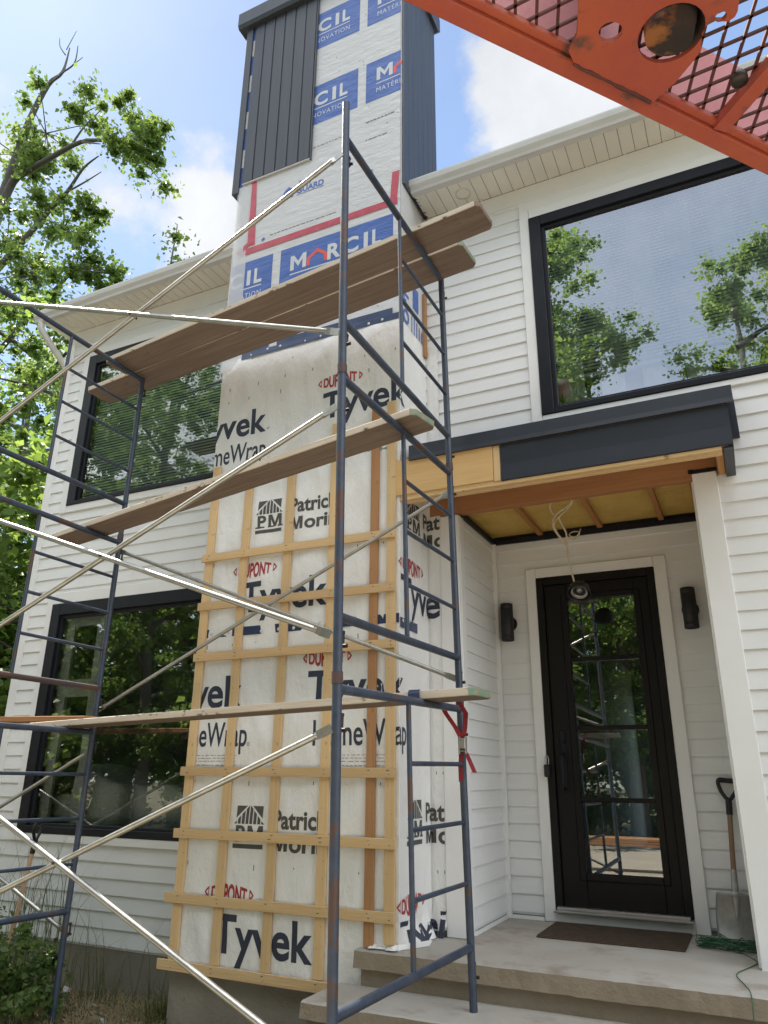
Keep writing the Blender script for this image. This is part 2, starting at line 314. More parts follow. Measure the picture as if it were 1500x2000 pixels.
def ink(items, umap, m, name, parent, folds=(), clip=None, dense=None):
    """items: list of (verts2d, faces) in wrap coordinates (u,z); umap maps them on the wrap surface"""
    bm = bmesh.new()
    for vs, fs in items:
        bv = [bm.verts.new((v[0], v[1], 0)) for v in vs]
        for f in fs:
            try: bm.faces.new([bv[i] for i in f])
            except ValueError: pass
    if clip:
        for co, no in clip: bmesh.ops.bisect_plane(bm, geom=bm.verts[:]+bm.edges[:]+bm.faces[:], plane_co=co, plane_no=no, clear_outer=True)
    if not bm.verts: bm.free(); return None
    for u in folds: bmesh.ops.bisect_plane(bm, geom=bm.verts[:]+bm.edges[:]+bm.faces[:], plane_co=(u, 0, 0), plane_no=(1, 0, 0))
    if dense:
        if len(dense) > 3:
            for q in range(int((dense[1]-dense[0])/dense[2])+1): bmesh.ops.bisect_plane(bm, geom=bm.verts[:]+bm.edges[:]+bm.faces[:], plane_co=(dense[0]+q*dense[2], 0, 0), plane_no=(1, 0, 0))
            x0 = min(v.co.y for v in bm.verts); x1 = max(v.co.y for v in bm.verts)
            for q in range(1, int((x1-x0)/dense[2])+1): bmesh.ops.bisect_plane(bm, geom=bm.verts[:]+bm.edges[:]+bm.faces[:], plane_co=(0, x0+q*dense[2], 0), plane_no=(0, 1, 0))
        z = dense[0] if len(dense) == 3 else 9
        while z < dense[1]:
            bmesh.ops.bisect_plane(bm, geom=bm.verts[:]+bm.edges[:]+bm.faces[:], plane_co=(0, z, 0), plane_no=(0, 1, 0)); z += dense[2]
        u = -2.06 if len(dense) == 3 else 9
        while u < -1.45:
            bmesh.ops.bisect_plane(bm, geom=bm.verts[:]+bm.edges[:]+bm.faces[:], plane_co=(u, 0, 0), plane_no=(1, 0, 0)); u += .04
    for v in bm.verts: v.co = umap(v.co.x, v.co.y, .003)
    b = MB(); b.bm(bm); return b.build(name, m, parent)
def rect2(x0, x1, z0, z1): return [(x0, z0), (x1, z0), (x1, z1), (x0, z1)], [(0, 1, 2, 3)]

# ------------------------------------------------------------------ ground
def ground():
    n = 60; b = MB(); vs = []; fs = []
    g = [-120+240*(i/n) for i in range(n+1)]
    fine = sorted(set(g+[-8+i*.25 for i in range(49)]))
    gy = sorted(set(g+[-4+i*.25 for i in range(17)]))
    rr = random.Random(3)
    for y in gy:
        for x in fine:
            z = -.02+rr.uniform(-.015, .02)
            if abs(x) > 12 or abs(y) > 12: z -= .05
            vs.append((x, y, z))
    w = len(fine)
    for j in range(len(gy)-1):
        for i in range(w-1): fs.append((j*w+i, j*w+i+1, (j+1)*w+i+1, (j+1)*w+i))
    b.add(vs, fs, True); struct(b.build('ground', M['soil']))
ground()
def bounce_area():  # pale unseen ground, added to bounce sunlight onto the facade
    b = MB(); vs = []; fs = []; rr = random.Random(8); n = 40
    for j in range(13):
        for i in range(n+1): vs.append((-14+28*i/n, -3.0-j*1.0+(rr.uniform(-.25, .25) if j in (0, 12) else 0), .012))
    for j in range(12):
        for i in range(n): fs.append((j*(n+1)+i, j*(n+1)+i+1, (j+1)*(n+1)+i+1, (j+1)*(n+1)+i))
    b.add(vs, fs, True); struct(b.build('bounce_gravel', M['gravel']))
bounce_area()

# ------------------------------------------------------------------ house
HOUSE = thing('house', 'white clapboard house with black windows, wrapped chimney and open porch canopy', 'house')
Z0, DZ = .317, .1201
def siding(_, u0, u1, z0, z1, P):
    b = MB()
    k = math.floor((z0-Z0)/DZ)
    while True:
        a = Z0+k*DZ; lo, hi = max(a, z0), min(a+DZ, z1)
        if a >= z1: break
        if hi-lo > .002:
            jo = .0014*math.sin(k*12.9898+u0*7.1)
            f = lambda z: .015+jo-.012*(z-a)/DZ
            if u1-u0 > 1.4:
                uj = u0+.3+((k*7919+int(u0*31)) % 97)/97*(u1-u0-.6)
                if (k*31) % 5 < 3: b.add([P(uj, lo+.002, f(lo)+.0014), P(uj+.9, lo+.002, f(lo)+.0002), P(uj+.9, hi, f(hi)+.0002), P(uj, hi, f(hi)+.0014)], [(0, 1, 2, 3)]); b.add([P(uj, lo+.002, f(lo)), P(uj, lo+.002, f(lo)+.0014), P(uj, hi, f(hi)+.0014), P(uj, hi, f(hi))], [(0, 1, 2, 3)])
            b.add([P(u0, lo, f(lo)), P(u1, lo, f(lo)), P(u1, hi, f(hi)), P(u0, hi, f(hi))], [(0, 1, 2, 3)])
            b.add([P(u0, lo, .0), P(u1, lo, .0), P(u1, lo, f(lo)), P(u0, lo, f(lo))], [(0, 1, 2, 3)])
            b.add([P(u0, lo, 0), P(u0, lo, f(lo)), P(u0, hi, f(hi)), P(u0, hi, 0)], [(0, 1, 2, 3)]); b.add([P(u1, lo, 0), P(u1, lo, f(lo)), P(u1, hi, f(hi)), P(u1, hi, 0)], [(0, 1, 2, 3)])
        k += 1
    b.build('siding', M['vinyl'], HOUSE)
front = lambda u, z, o: (u, -o, z)
b = MB()
# front wall, left of the chimney
siding(b, -6.39, -6.2, 4.14, 6.234, front); siding(b, -6.2, -3.6, 6.08, 6.234, front)
siding(b, -6.39, -3.6, 3.28, 4.14, front); siding(b, -6.39, -6.15, 1.04, 3.28, front); siding(b, -6.39, -3.6, .30, 1.04, front)
# front wall, right of the chimney
siding(b, -2.2, -1.20, 3.58, 6.234, front); siding(b, -1.20, 1.75, 3.55, 4.145, front); siding(b, 1.75, 5.0, 3.55, 6.234, front)
siding(b, .012, 5.0, .50, 3.55, front)
b = MB()
siding(b, -1.83, -1.545, .66, 3.5, lambda u, z, o: (u, .89-o, z)); siding(b, -.437, -.13, .66, 3.5, lambda u, z, o: (u, .89-o, z)); siding(b, -1.545, -.437, 3.25, 3.5, lambda u, z, o: (u, .89-o, z))
siding(b, .03, .875, .66, 3.5, lambda u, z, o: (-1.83+o, u, z)); siding(b, .03, .875, .66, 3.5, lambda u, z, o: (-.13-o, u, z))
b = MB()
siding(b, .02, 9, .3, 6.3, lambda u, z, o: (-6.47-o, u, z))
# shell: solid walls behind the siding, floors, rooms
b = MB()
for x0, x1, z0, z1 in ((-6.46, -6.08, .3, 6.4), (-6.08, -3.95, .3, 1.15), (-6.08, -3.95, 3.15, 4.25), (-6.08, -3.95, 5.95, 6.4), (-3.95, -1.84, .3, 6.4),
                       (-1.84, -1.1, 3.55, 6.4), (-1.1, 1.66, 3.55, 4.22), (-1.1, 1.66, 6.0, 6.4), (1.66, 5, 3.55, 6.4), (-.12, 5, .3, 3.55)):
    b.box(x0, x1, .002, .12, z0, z1)
b.box(-6.46, -6.34, .12, 9, .3, 6.4); b.box(4.9, 5, .12, 9, .3, 6.4); b.box(-6.34, 4.9, 8.9, 9, 3.0, 6.4); b.box(-6.34, 4.9, 8.9, 9, .3, .75); b.box(-6.34, -5.9, 8.9, 9, .75, 3.0); b.box(-2.6, -1.6, 8.9, 9, .75, 3.0); b.box(-.2, 4.9, 8.9, 9, .75, 3.0); b.box(-4.3, -4.2, 8.9, 9, .75, 3.0)  # back wall openings added to let daylight brighten hall and room
b.box(-1.96, -1.84, .12, .9, .3, 3.5); b.box(-.12, 0, .12, .9, .3, 3.5)
b.box(-1.96, -1.47, .9, 1.02, .3, 3.5); b.box(-.51, 0, .9, 1.02, .3, 3.5); b.box(-1.47, -.51, .9, 1.02, 3.17, 3.5); b.box(-1.96, -1.84, 1.02, 8.9, .3, 3.4)
b.box(-3.4, -3.3, .12, 8.9, 3.75, 6.4); b.box(0, .1, 1.02, 8.9, .3, 3.4); b.box(-6.34, 4.9, 4.2, 4.3, 3.75, 6.38)
b.build('inner_wall', M['inner'], HOUSE)
b = MB(); b.box(-6.34, 4.9, .12, 8.9, .45, .6); b.box(-6.34, 4.9, 1.02, 8.9, 3.4, 3.75); b.box(-6.34, -1.96, .12, 1.02, 3.4, 3.75); b.box(0, 4.9, .12, 1.02, 3.4, 3.75); b.box(-6.34, 4.9, .12, 8.9, 6.28, 6.38)
b.build('floor_deck', M['floor'], HOUSE)
# trim boards
b = MB()
b.bbox(-6.49, -6.39, -.022, .02, .30, 6.234); b.bbox(-6.49, -6.468, .022, .12, .30, 6.234)      # left corner
b.bbox(-6.2, -6.11, -.024, .02, 4.14, 6.08); b.bbox(-6.108, -3.9, -.024, .02, 5.99, 6.08); b.bbox(-6.108, -3.9, -.024, .02, 4.14, 4.215)
b.bbox(-6.15, -6.065, -.024, .02, 1.04, 3.28); b.bbox(-6.063, -3.9, -.024, .02, 3.17, 3.28); b.bbox(-6.063, -3.9, -.030, .02, 1.04, 1.105)
b.bbox(-1.20, -1.118, -.024, .02, 4.145, 6.14); b.bbox(-1.116, 1.68, -.024, .02, 6.04, 6.14); b.box(-1.2, 1.75, -.010, .02, 6.141, 6.236); b.bbox(-1.116, 1.68, -.024, .02, 4.145, 4.195); b.bbox(1.682, 1.75, -.024, .02, 4.145, 6.14)
b.bbox(-1.965, -1.815, -.026, .0, .632, 3.5); b.bbox(-1.829, -1.812, .002, .09, .634, 3.5)           # porch left corner board
b.bbox(-.14, .012, -.026, .0, .44, 3.545); b.bbox(-.152, -.132, .0, .10, .634, 3.5)              # porch right corner board
b.box(-6.49, 5.0, -.012, .0, 6.236, 6.395)                                                       # frieze
b.bbox(-1.83, -1.79, .83, .873, .632, 3.5)                                                        # inner corner post
b.box(-1.83, -1.81, .09, .87, .632, .655); b.box(-1.79, -1.55, .85, .875, .632, .655)
b.build('trim_board', M['trim'], HOUSE)
# foundation
b = MB(); b.box(-6.45, -3.8, .0, .1, -.3, .30); b.box(-3.79, -2.3, -.50, .1, -.3, .385)
b.build('foundation', M['footing'], HOUSE)
# soffit, fascia, gutter
b = MB(); x = -6.62
while x < 5:
    x1 = min(x+.305, 5)
    if not (x1 > -3.82 and x < -2.08):
        for k in range(3):
            xa = x+k*(x1-x)/3; xb = x+(k+1)*(x1-x)/3
            b.box(xa+.003, xb-.003, -.30, -.014, 6.398, 6.404)
            b.box(xa, xa+.004, -.30, -.014, 6.401, 6.404)
    x += .305
b.box(-6.62, -6.49, -.014, 9, 6.398, 6.404)
for gx in np.arange(-6.4, 1.5, .305):
    if -3.84 < gx < -2.05: continue
    b.box(gx-.012, gx+.012, -.030, -.016, 6.392, 6.399)
b.build('soffit', M['soffit'], HOUSE)
b = MB()
prof = [(-.30, 6.40), (-.355, 6.40), (-.362, 6.425), (-.385, 6.46), (-.392, 6.50), (-.392, 6.515), (-.382, 6.515), (-.38, 6.50), (-.30, 6.50)]
b.prism(prof, 'x', -6.70, -3.83); b.prism(prof, 'x', -2.065, 5.1)
b.build('gutter', M['gutter'], HOUSE)
b = MB(); b.tube([(-6.62, -.33, 6.40), (-6.62, -.33, 6.33), (-6.60, -.25, 6.24), (-6.545, -.02, 6.02), (-6.53, .06, 5.93), (-6.53, .07, 5.7), (-6.53, .07, .2)], .035, 8)
b.build('downspout', M['gutter'], HOUSE)
b = MB()
b.add([(-6.75, -.34, 6.51), (5.1, -.34, 6.51), (5.1, 4.5, 8.45), (-6.75, 4.5, 8.45), (5.1, 9.3, 6.5), (-6.75, 9.3, 6.5)], [(0, 1, 2, 3), (3, 2, 4, 5)])
b.add([(-6.48, .0, 6.40), (-6.48, 9, 6.4), (-6.48, 4.5, 8.38)], [(0, 1, 2)]); b.add([(5, .0, 6.40), (5, 9, 6.4), (5, 4.5, 8.38)], [(0, 1, 2)])
b.build('roof', M['roof'], HOUSE)
for x, y in ((-1.64, -.165), (-6.33, -.155), (1.3, -.16)):
    b = MB(); b.lathe([(.058, 0), (.062, .006), (.066, .006), (.068, 0), (.068, .012), (0.0, .012)][:5], 24, (x, y, 6.391)); b.lathe([(0, .004), (.057, .004)], 24, (x, y, 6.391))
    b.build('soffit_light', M['soffit'], HOUSE)
# broken soffit end beside the chimney
b = MB(); rr = random.Random(5)
for k in range(7):
    y = -.30+k*.045; b.add([(-2.07, y, 6.40), (-2.035+rr.uniform(-.01, .02), y+.02, 6.36+rr.uniform(-.02, .03)), (-2.04, y+.05, 6.46), (-2.072, y+.05, 6.5)], [(0, 1, 2, 3)])
b.build('torn_soffit_edge', M['rust'], HOUSE)

# windows
def window(x0, x1, z0, z1, fw, fb, gl, name='window'):
    f = MB()
    f.bbox(x0, x0+fw, -.034, .06, z0, z1); f.bbox(x1-fw, x1, -.034, .06, z0, z1); f.bbox(x0+fw, x1-fw, -.034, .06, z0, z0+fb); f.bbox(x0+fw, x1-fw, -.034, .06, z1-fw, z1)
    i = .03
    for a, bb, c, d in ((x0+fw-.002, x0+fw+i, z0+fb, z1-fw), (x1-fw-i, x1-fw+.002, z0+fb, z1-fw), (x0+fw+i, x1-fw-i, z0+fb-.002, z0+fb+i*.8), (x0+fw+i, x1-fw-i, z1-fw-i, z1-fw+.002)):
        f.bbox(a, bb, -.010, .05, c, d, .003)
    w = f.build(name, M['black'], HOUSE)
    g = MB(); g.add([(x0+fw, .012, z0+fb), (x1-fw, .012, z0+fb), (x1-fw, .012, z1-fw), (x0+fw, .012, z1-fw)], [(0, 1, 2, 3)])
    g.build('pane', gl, w); return w
w1 = window(-6.11, -3.95, 4.215, 5.99, .115, .04, M['glass'])
w2 = window(-6.065, -3.95, 1.105, 3.17, .115, .06, M['glass_low'])
w3 = window(-1.118, 1.68, 4.195, 6.04, .095, .05, M['glass_sky'])
b = MB(); z = 4.28
while z < 5.9:
    b.add([(-5.98, .075, z), (-4.0, .075, z), (-4.0, .084, z+.024), (-5.98, .084, z+.024)], [(0, 1, 2, 3)]); z += .032
b.build('blind', M['blind'], w1)
b = MB(); z = 4.56
while z < 5.95:
    b.add([(-1.0, .085, z), (1.6, .085, z), (1.6, .092, z+.024), (-1.0, .092, z+.024)], [(0, 1, 2, 3)]); z += .030
b.box(-1.0, 1.6, .08, .12, 4.50, 4.53)
b.build('blind', M['blind'], w3)
b = MB()
for k in range(9):
    x = -.98+k*.30; b.prism([(x, .14), (x+.06, .125), (x+.12, .15), (x+.17, .13), (x+.17, .15), (x+.12, .17), (x+.06, .145), (x, .16)], 'z', 3.9, 5.9)
b.build('curtain', M['curtain'], w3)
b = MB(); b.box(-5.945, -5.82, .07, .1, 1.17, 3.05); b.box(-5.50, -5.42, .05, .1, 1.17, 3.05); b.box(-5.82, -5.50, .07, .1, 2.28, 2.44); b.box(-5.82, -5.50, .07, .1, 2.95, 3.05); b.box(-4.10, -4.06, .05, .1, 1.17, 3.05)
b.build('sash', M['inner_trim'], w2)

# ------------------------------------------------------------------ chimney (part of the house)
FY = -.527; XC = -2.075; XL = -3.80
def umap(u, z, o):
    if u <= XC: return (u, FY-o-folds_(u, z), z)
    if u <= XC+.527:
        y = FY+(u-XC); d = crumple(u, z); return (XC+o+d, y, z)
    d = crumple(u, z); return (XC+.02+(u-XC-.527), -.016-o-d*.6, z)
STRIPS = (-3.744, -3.397, -3.0, -2.613, -2.27, -2.13)
def folds_(u, z):
    if z > 5.06: return 0
    w = .5+.5*math.sin(u*17+z*6+1.3*math.sin(z*3.1+u*2)); w2 = .5+.5*math.sin(u*9-z*11+1.7*math.sin(u*5)); w3 = .5+.5*math.sin(u*31+z*3+2*math.sin(z*1.7))
    a = .0055*w*w+.008*w2*w2*w2+.003*w3*w3
    if z < 4.1: a *= min(1, min(abs(u-q) for q in STRIPS)/.09)*1.25
    edge = min(1, (u-XL)/.05, (XC-u)/.05, (5.06-z)/.08)
    return a*max(0, edge)
def crumple(u, z):
    t = max(0, min(1, (1.0-z)/.35)); t2 = max(0, min(1, (.74-z)/.12)); w = min(1, max(0, (u-XC)*8))
    return (t*(.010*math.sin(u*41+z*9)+.012*math.sin(u*19-z*23))+t2*(.05+.03*math.sin(u*37)))*w+.002*math.sin(u*23+z*3)*w
b = MB(); b.box(XL, XC-.001, FY+.002, .30, .40, 9.2)
CH = b.build('chimney', M['wrap'], HOUSE)
def sheet(u0, u1, z0, z1, m, name, o=0.001, nu=1, nz=1, ragged=None):
    b = MB(); vs = []; fs = []
    us = [u0+(u1-u0)*i/nu for i in range(nu+1)]
    for f in (XC+1e-5, XC+.527):
        if u0 < f < u1: us.append(f)
    us = sorted(us)
    for j in range(nz+1):
        for u in us:
            zz = z0+(z1-z0)*j/nz
            if ragged and j == 0: zz += ragged(u)
            vs.append(umap(u, zz, o))
    n = len(us)
    for j in range(nz):
        for i in range(n-1): fs.append((j*n+i, j*n+i+1, (j+1)*n+i+1, (j+1)*n+i))
    b.add(vs, fs, True); return b.build(name, m, CH)
# lower white wrap and upper grey wrap
sheet(XC, XC+.527+.095, .625, 5.03, M['wrap'], 'side_wrap', .001, 34, 90, lambda u: .10*max(0, (u-XC-.35))*2)
sheet(XL, XC, 5.05, 9.2, M['wrap_top'], 'upper_wrap', .0015)
sheet(XC+.00001, XC+.527, 5.03, 9.2, M['wrap_top'], 'upper_wrap', .0015)
sheet(XL, XC, 6.22, 7.1, M['wrap_top'], 'upper_wrap', .0025)
sheet(XL, XC, .42, 5.05, M['wrap'], 'front_wrap', .0012, 70, 150)
# bottom skirt of wrap lying on the slab
b = MB(); rr = random.Random(11); pts = []
for k in range(13):
    t = k/12; pts.append((-2.27+t*.22+max(0, t-.7)*.3, -.545-.03*rr.random()+max(0, t-.75)*.9, .634+.004*rr.random()))
vs = pts+[(p[0]+.01, p[1]+.045 if p[0] < -2.09 else p[1]+.02, .665) for p in pts]
b.add(vs, [(i, i+1, i+14, i+13) for i in range(12)], True); b.build('wrap_skirt', M['wrap'], CH)
# sheer strip of wrap at the left edge
b = MB(); b.add([(XL-.012, FY-.012, 4.95), (XL+.155, FY-.006, 4.95), (XL+.15, FY-.006, 7.0), (XL-.01, FY-.012, 7.0)], [(0, 1, 2, 3)]); b.build('sheer_wrap_edge', M['sheer'], CH)
# prints
navy = []; grey = []; red = []; sidenavy = []
dup_env = lambda u, w: .5+(w-.5)*(.62+.38*math.sin(PI*min(1, max(0, u))))
def tyvek(u0, u1, z, h=.205): navy.append(fit('Tyvek', u0, u1, z, z+h*1.1, .022))
def homewrap(u0, u1, z): navy.append(fit('HomeWrap', u0, u1, z, z+.165, .012))
def dupont(u0, u1, z):
    w = u1-u0; h = .118
    red.append(fit('DUPONT', u0+.13*w, u1-.13*w, z-h/2, z+h/2, .035, 1., None, dup_env))
    for s, c in ((1, u0), (-1, u1)):
        p = [(c+s*w*.085, z-h*.30), (c+s*w*.085, z+h*.30), (c+s*w*.045, z+h*.20), (c, z), (c+s*w*.045, z-h*.20)]
        q = [(c+s*w*.072, z-h*.15), (c+s*w*.072, z+h*.15), (c+s*w*.03, z)]
        vs, fs = outline([p, q]); red.append(([(v[0], v[1]) for v in vs], fs))
def pm(u0, z, part=1):
    w = .252; h = .29
    # house mark: dark square behind striped gable, serif letters and a bar
    gx = u0+w/2; zt = z+h; zg = z+.155
    tri = lambda x: zg+(zt-zg)*(1-abs(x-gx)/(w*.52))
    for s in (-1, 1):
        x1 = u0+.02 if s < 0 else u0+w-.02
        grey.append(([(x1, zt-.02), (gx+s*.022, zt-.02), (x1, tri(x1)+.010)], [(0, 1, 2)]))
    n = 8
    for i in range(n):
        xa = u0+w*(i+.12)/n; xb = u0+w*(i+.86)/n; grey.append(([(xa, zg), (xb, zg), (xb, max(zg, tri(xb)-.012)), (xa, max(zg, tri(xa)-.012))], [(0, 1, 2, 3)]))
    grey.append(joined(fit('P', u0+.022, u0+.098, z+.045, z+.145, .03), emm(u0+.118, u0+w-.012, z+.045, z+.145, .24)))
    for a, bb in ((.0, .085), (.115, .17), (.205, .25)): grey.append(rect2(u0+a, u0+bb, z+.043, z+.055))
    grey.append(rect2(u0-.002, u0+w-.012, z, z+.028))
    grey.append(fit('Patrick', u0+.315, u0+.735, z+.135, z+.250, .03)); grey.append(joined(emm(u0+.318, u0+.435, z-.005, z+.095, .28), fit('orin', u0+.450, u0+.735, z-.005, z+.097, .03)))
# row 1
tyvek(-4.05, -3.286, 4.285); tyvek(-2.751, -1.99, 4.275); dupont(-2.805, -2.395, 4.597); homewrap(-4.02, -3.27, 4.05)
# row 2..
pm(-3.32, 3.385); dupont(-3.508, -3.096, 3.10); tyvek(-3.41, -2.645, 2.775)
dupont(-2.83, -2.433, 2.39); tyvek(-2.78, -2.01, 2.075); tyvek(-4.10, -3.335, 2.075); homewrap(-2.722, -1.97, 1.80); homewrap(-4.01, -3.265, 1.80)
pm(-3.322, 1.135); dupont(-3.53, -3.125, .855); tyvek(-3.432, -2.66, .508)
# side of the chimney
dupont(-2.085, -1.66, 3.03); tyvek(-2.06, -1.30, 2.72); pm(-1.96, 3.27); pm(-1.96, 1.19); dupont(-2.09, -1.68, .86); tyvek(-2.06, -1.36, .635, .13)
CL = [((XL, 0, 0), (-1, 0, 0)), ((XC+.527+.085, 0, 0), (1, 0, 0))]
fo = (XC, XC+.527)
for it in navy: ink([it], umap, M['navy'], 'lettering', CH, fo, CL, (.62, 1.0, .04) if it[0][0][1] < .7 and it[0][0][0] > -2.1 else (-3.8, -2.06, .035, 0))
for g in range(0, len(grey), 16): D_ = (-3.8, -2.06, .035, 0); ink(grey[g:g+14], umap, M['ink'], 'house_mark', CH, fo, CL, D_); ink(grey[g+14:g+15], umap, M['ink'], 'lettering', CH, fo, CL, D_); ink(grey[g+15:g+16], umap, M['ink'], 'lettering', CH, fo, CL, D_)
for g in range(0, len(red), 3): ink(red[g:g+3], umap, M['red_ink'], 'oval_mark', CH, fo, CL, (-3.8, -2.06, .035, 0))
# small print lines, registered marks
fine = []; rr = random.Random(21)
def dashes(u0, u1, z, h=.006):
    u = u0
    while u < u1:
        l = rr.uniform(.012, .05); fine.append(rect2(u, min(u+l, u1), z, z+h)); u += l+rr.uniform(.006, .016)
for z in (1.735, 1.715, 1.695, 1.668): dashes(-3.74, -3.35, z, .003); dashes(-2.66, -2.1, z, .003)
fine.append(fit('Call 1-800-448-9835', -2.58, -2.22, 3.915, 3.94, .01)); fine.append(fit('tyvek.com', -2.24, -2.1, 3.905, 3.925, .01))
dashes(-2.6, -2.12, 3.975, .004); dashes(-2.6, -2.12, 3.95, .004)
for a, z in ((-3.25, 1.80), (-3.265, 4.29), (-2.64, .51)):
    c = [(a+.012*math.cos(t*PI/5), z+.012+.012*math.sin(t*PI/5)) for t in range(10)]; c2 = [(a+.008*math.cos(t*PI/5), z+.012+.008*math.sin(t*PI/5)) for t in range(10)]
    vs, fs = outline([c, c2]); fine.append(([(v[0], v[1]) for v in vs], fs))
ink(fine, umap, M['ink'], 'fine_print', CH)
# staples
st = []
for z in (3.17, 1.02, 4.75, 4.62, 1.55, 2.52):
    u = XL+.1
    while u < -2.1: st.append(rect2(u, u+.006, z+rr.uniform(-.02, .02), z+.018)); u += rr.uniform(.18, .32)
for k in range(60): u = rr.uniform(-3.7, -2.1); z = rr.uniform(4.9, 9); st.append(rect2(u, u+.007, z, z+.014))
for u in (-1.52, -1.47): st.append(rect2(u, u+.005, 1.62, 1.64)); st.append(rect2(u, u+.005, 1.0, 1.02))
ink(st, lambda u, z, o: umap(u, z, .002), M['ink'], 'staples', CH)
# blue printed boxes on the upper wrap
box = []; white = []; orange = []
def marcil(u0, z0, fold=False):
    box.append(rect2(u0, u0+1.12, z0, z0+.49)); a, c = u0+.11, u0+1.01; zb, zt = z0+.23, z0+.386
    ws = {'M': (0, .165), 'R': (.38, .51), 'C': (.535, .685), 'I': (.735, .775), 'L': (.815, .90)}
    for ch, (p, q) in ws.items():
            if ch == 'M':
                w = q-p; m_ = [(0, 0), (.038, 0), (.038, .10), (w/2, .03), (w-.038, .10), (w-.038, 0), (w, 0), (w, .156), (w-.036, .156), (w/2, .085), (.036, .156), (0, .156)]
                vs, fs = outline([[(a+p+i, zb+j) for i, j in m_]]); white.append(([(v[0], v[1]) for v in vs], fs))
            else: white.append(fit(ch, a+p, a+q, zb, zt, .035))
    x = a+.275; o = [(-.105, 0), (-.072, 0), (-.072, .07), (0, .125), (.072, .07), (.072, 0), (.105, 0), (.105, .085), (0, .168), (-.105, .085)]
    orange.append(([(x+i, zb+j*.95) for i, j in o], [(0, 1, 2, 9), (9, 2, 3, 8), (8, 3, 4, 7), (7, 4, 5, 6)]))
    white.append(rect2(a, c, z0+.185, z0+.197)); white.append(fit('MATÉRIAUX RÉNOVATION', a, c, z0+.085, z0+.155, .0, 1.15, None))
for u0, z0 in ((-3.26, 5.59), (-4.465, 5.59), (-3.634, 7.44), (-2.428, 7.44), (-3.634, 8.425), (-2.428, 8.425)): marcil(u0, z0)
CL2 = [((XL, 0, 0), (-1, 0, 0)), ((XC+.50, 0, 0), (1, 0, 0))]
for it in box: ink([it], umap, M['blue'], 'printed_box', CH, fo, CL2)
up = lambda u, z, o: umap(u, z, .0045)
for g in range(0, len(white), 7): ink(white[g:g+7], up, M['pale_ink'], 'lettering', CH, fo, CL2)
for it in orange: ink([it], up, M['orange_ink'], 'roof_mark', CH, fo, CL2)
# air barrier print, maple mark, fine lines on the middle sheet
ag = [fit('AIR', -3.13, -2.98, 6.755, 6.82, .03), fit('GUARD', -3.13, -2.84, 6.675, 6.74, .03), rect2(-3.13, -2.84, 6.655, 6.661)]
hs = [(-3.275, 6.66), (-3.165, 6.66), (-3.165, 6.745), (-3.22, 6.79), (-3.275, 6.745)]; h2 = [(-3.255, 6.675), (-3.235, 6.675), (-3.235, 6.735), (-3.255, 6.735)]; h3 = [(-3.205, 6.675), (-3.185, 6.675), (-3.185, 6.735), (-3.205, 6.735)]
vs, fs = outline([hs, h2, h3]); ag.append(([(v[0], v[1]) for v in vs], fs))
for u, z in ((-3.47, 6.28), (-2.36, 6.62)):
    ag.append(([(u+.03*math.cos(k*PI/6)*(1 if k % 2 else .45), z+.03*math.sin(k*PI/6)*(1 if k % 2 else .45)) for k in range(12)], [tuple(range(12))]))
ink(ag, up, M['blue'], 'lettering', CH)
fl = []; fine = []
dashes(-3.4, -2.7, 6.30, .007); dashes(-2.42, -2.13, 7.20, .010); dashes(-2.42, -2.2, 6.99, .008); dashes(-2.98, -2.62, 7.15, .006)
ink(fine, up, M['ink'], 'fine_print', CH)
# vertical print on the upper side face
ob, of = fit('OPTIMA', 0, .62, 0, .11, .03)
sv = [([(XC+.16-q, 5.04+p) for p, q in ob], of)]
ink(sv, up, M['blue'], 'lettering', CH, (), None)
sb = [rect2(XC+.25, XC+.36, 5.28, 5.50)]
for k in range(5): sb.append(rect2(XC+.22+.05*k, XC+.235+.05*k, 5.03, 5.22-.02*k))
ink(sb, up, M['blue'], 'printed_box', CH)
# red tapes
b = MB(); o = FY-.0055
b.add([(-3.665, o, 6.255), (-3.56, o, 6.255), (-3.60, o, 7.05), (-3.665, o, 7.05)], [(0, 1, 2, 3)])
b.build('red_tape', M['red_tape'], CH)
b = MB(); o = FY-.0065; b.add([(-3.72, o, 6.165), (-2.10, o, 6.165), (-2.10, o, 6.235), (-3.715, o, 6.235)], [(0, 1, 2, 3)]); b.add([(-3.78, o-.001, 6.22), (-3.72, o-.001, 6.19), (-3.58, o-.001, 6.29), (-3.60, o-.001, 6.33)], [(0, 1, 2, 3)])
b.build('red_tape', M['red_tape'], CH)
b = MB(); o = FY-.006; b.add([(-2.17, o, 6.22), (-2.105, o, 6.22), (-2.08, o, 6.52), (-2.15, o, 6.52)], [(0, 1, 2, 3)]); b.build('red_tape', M['red_tape'], CH)
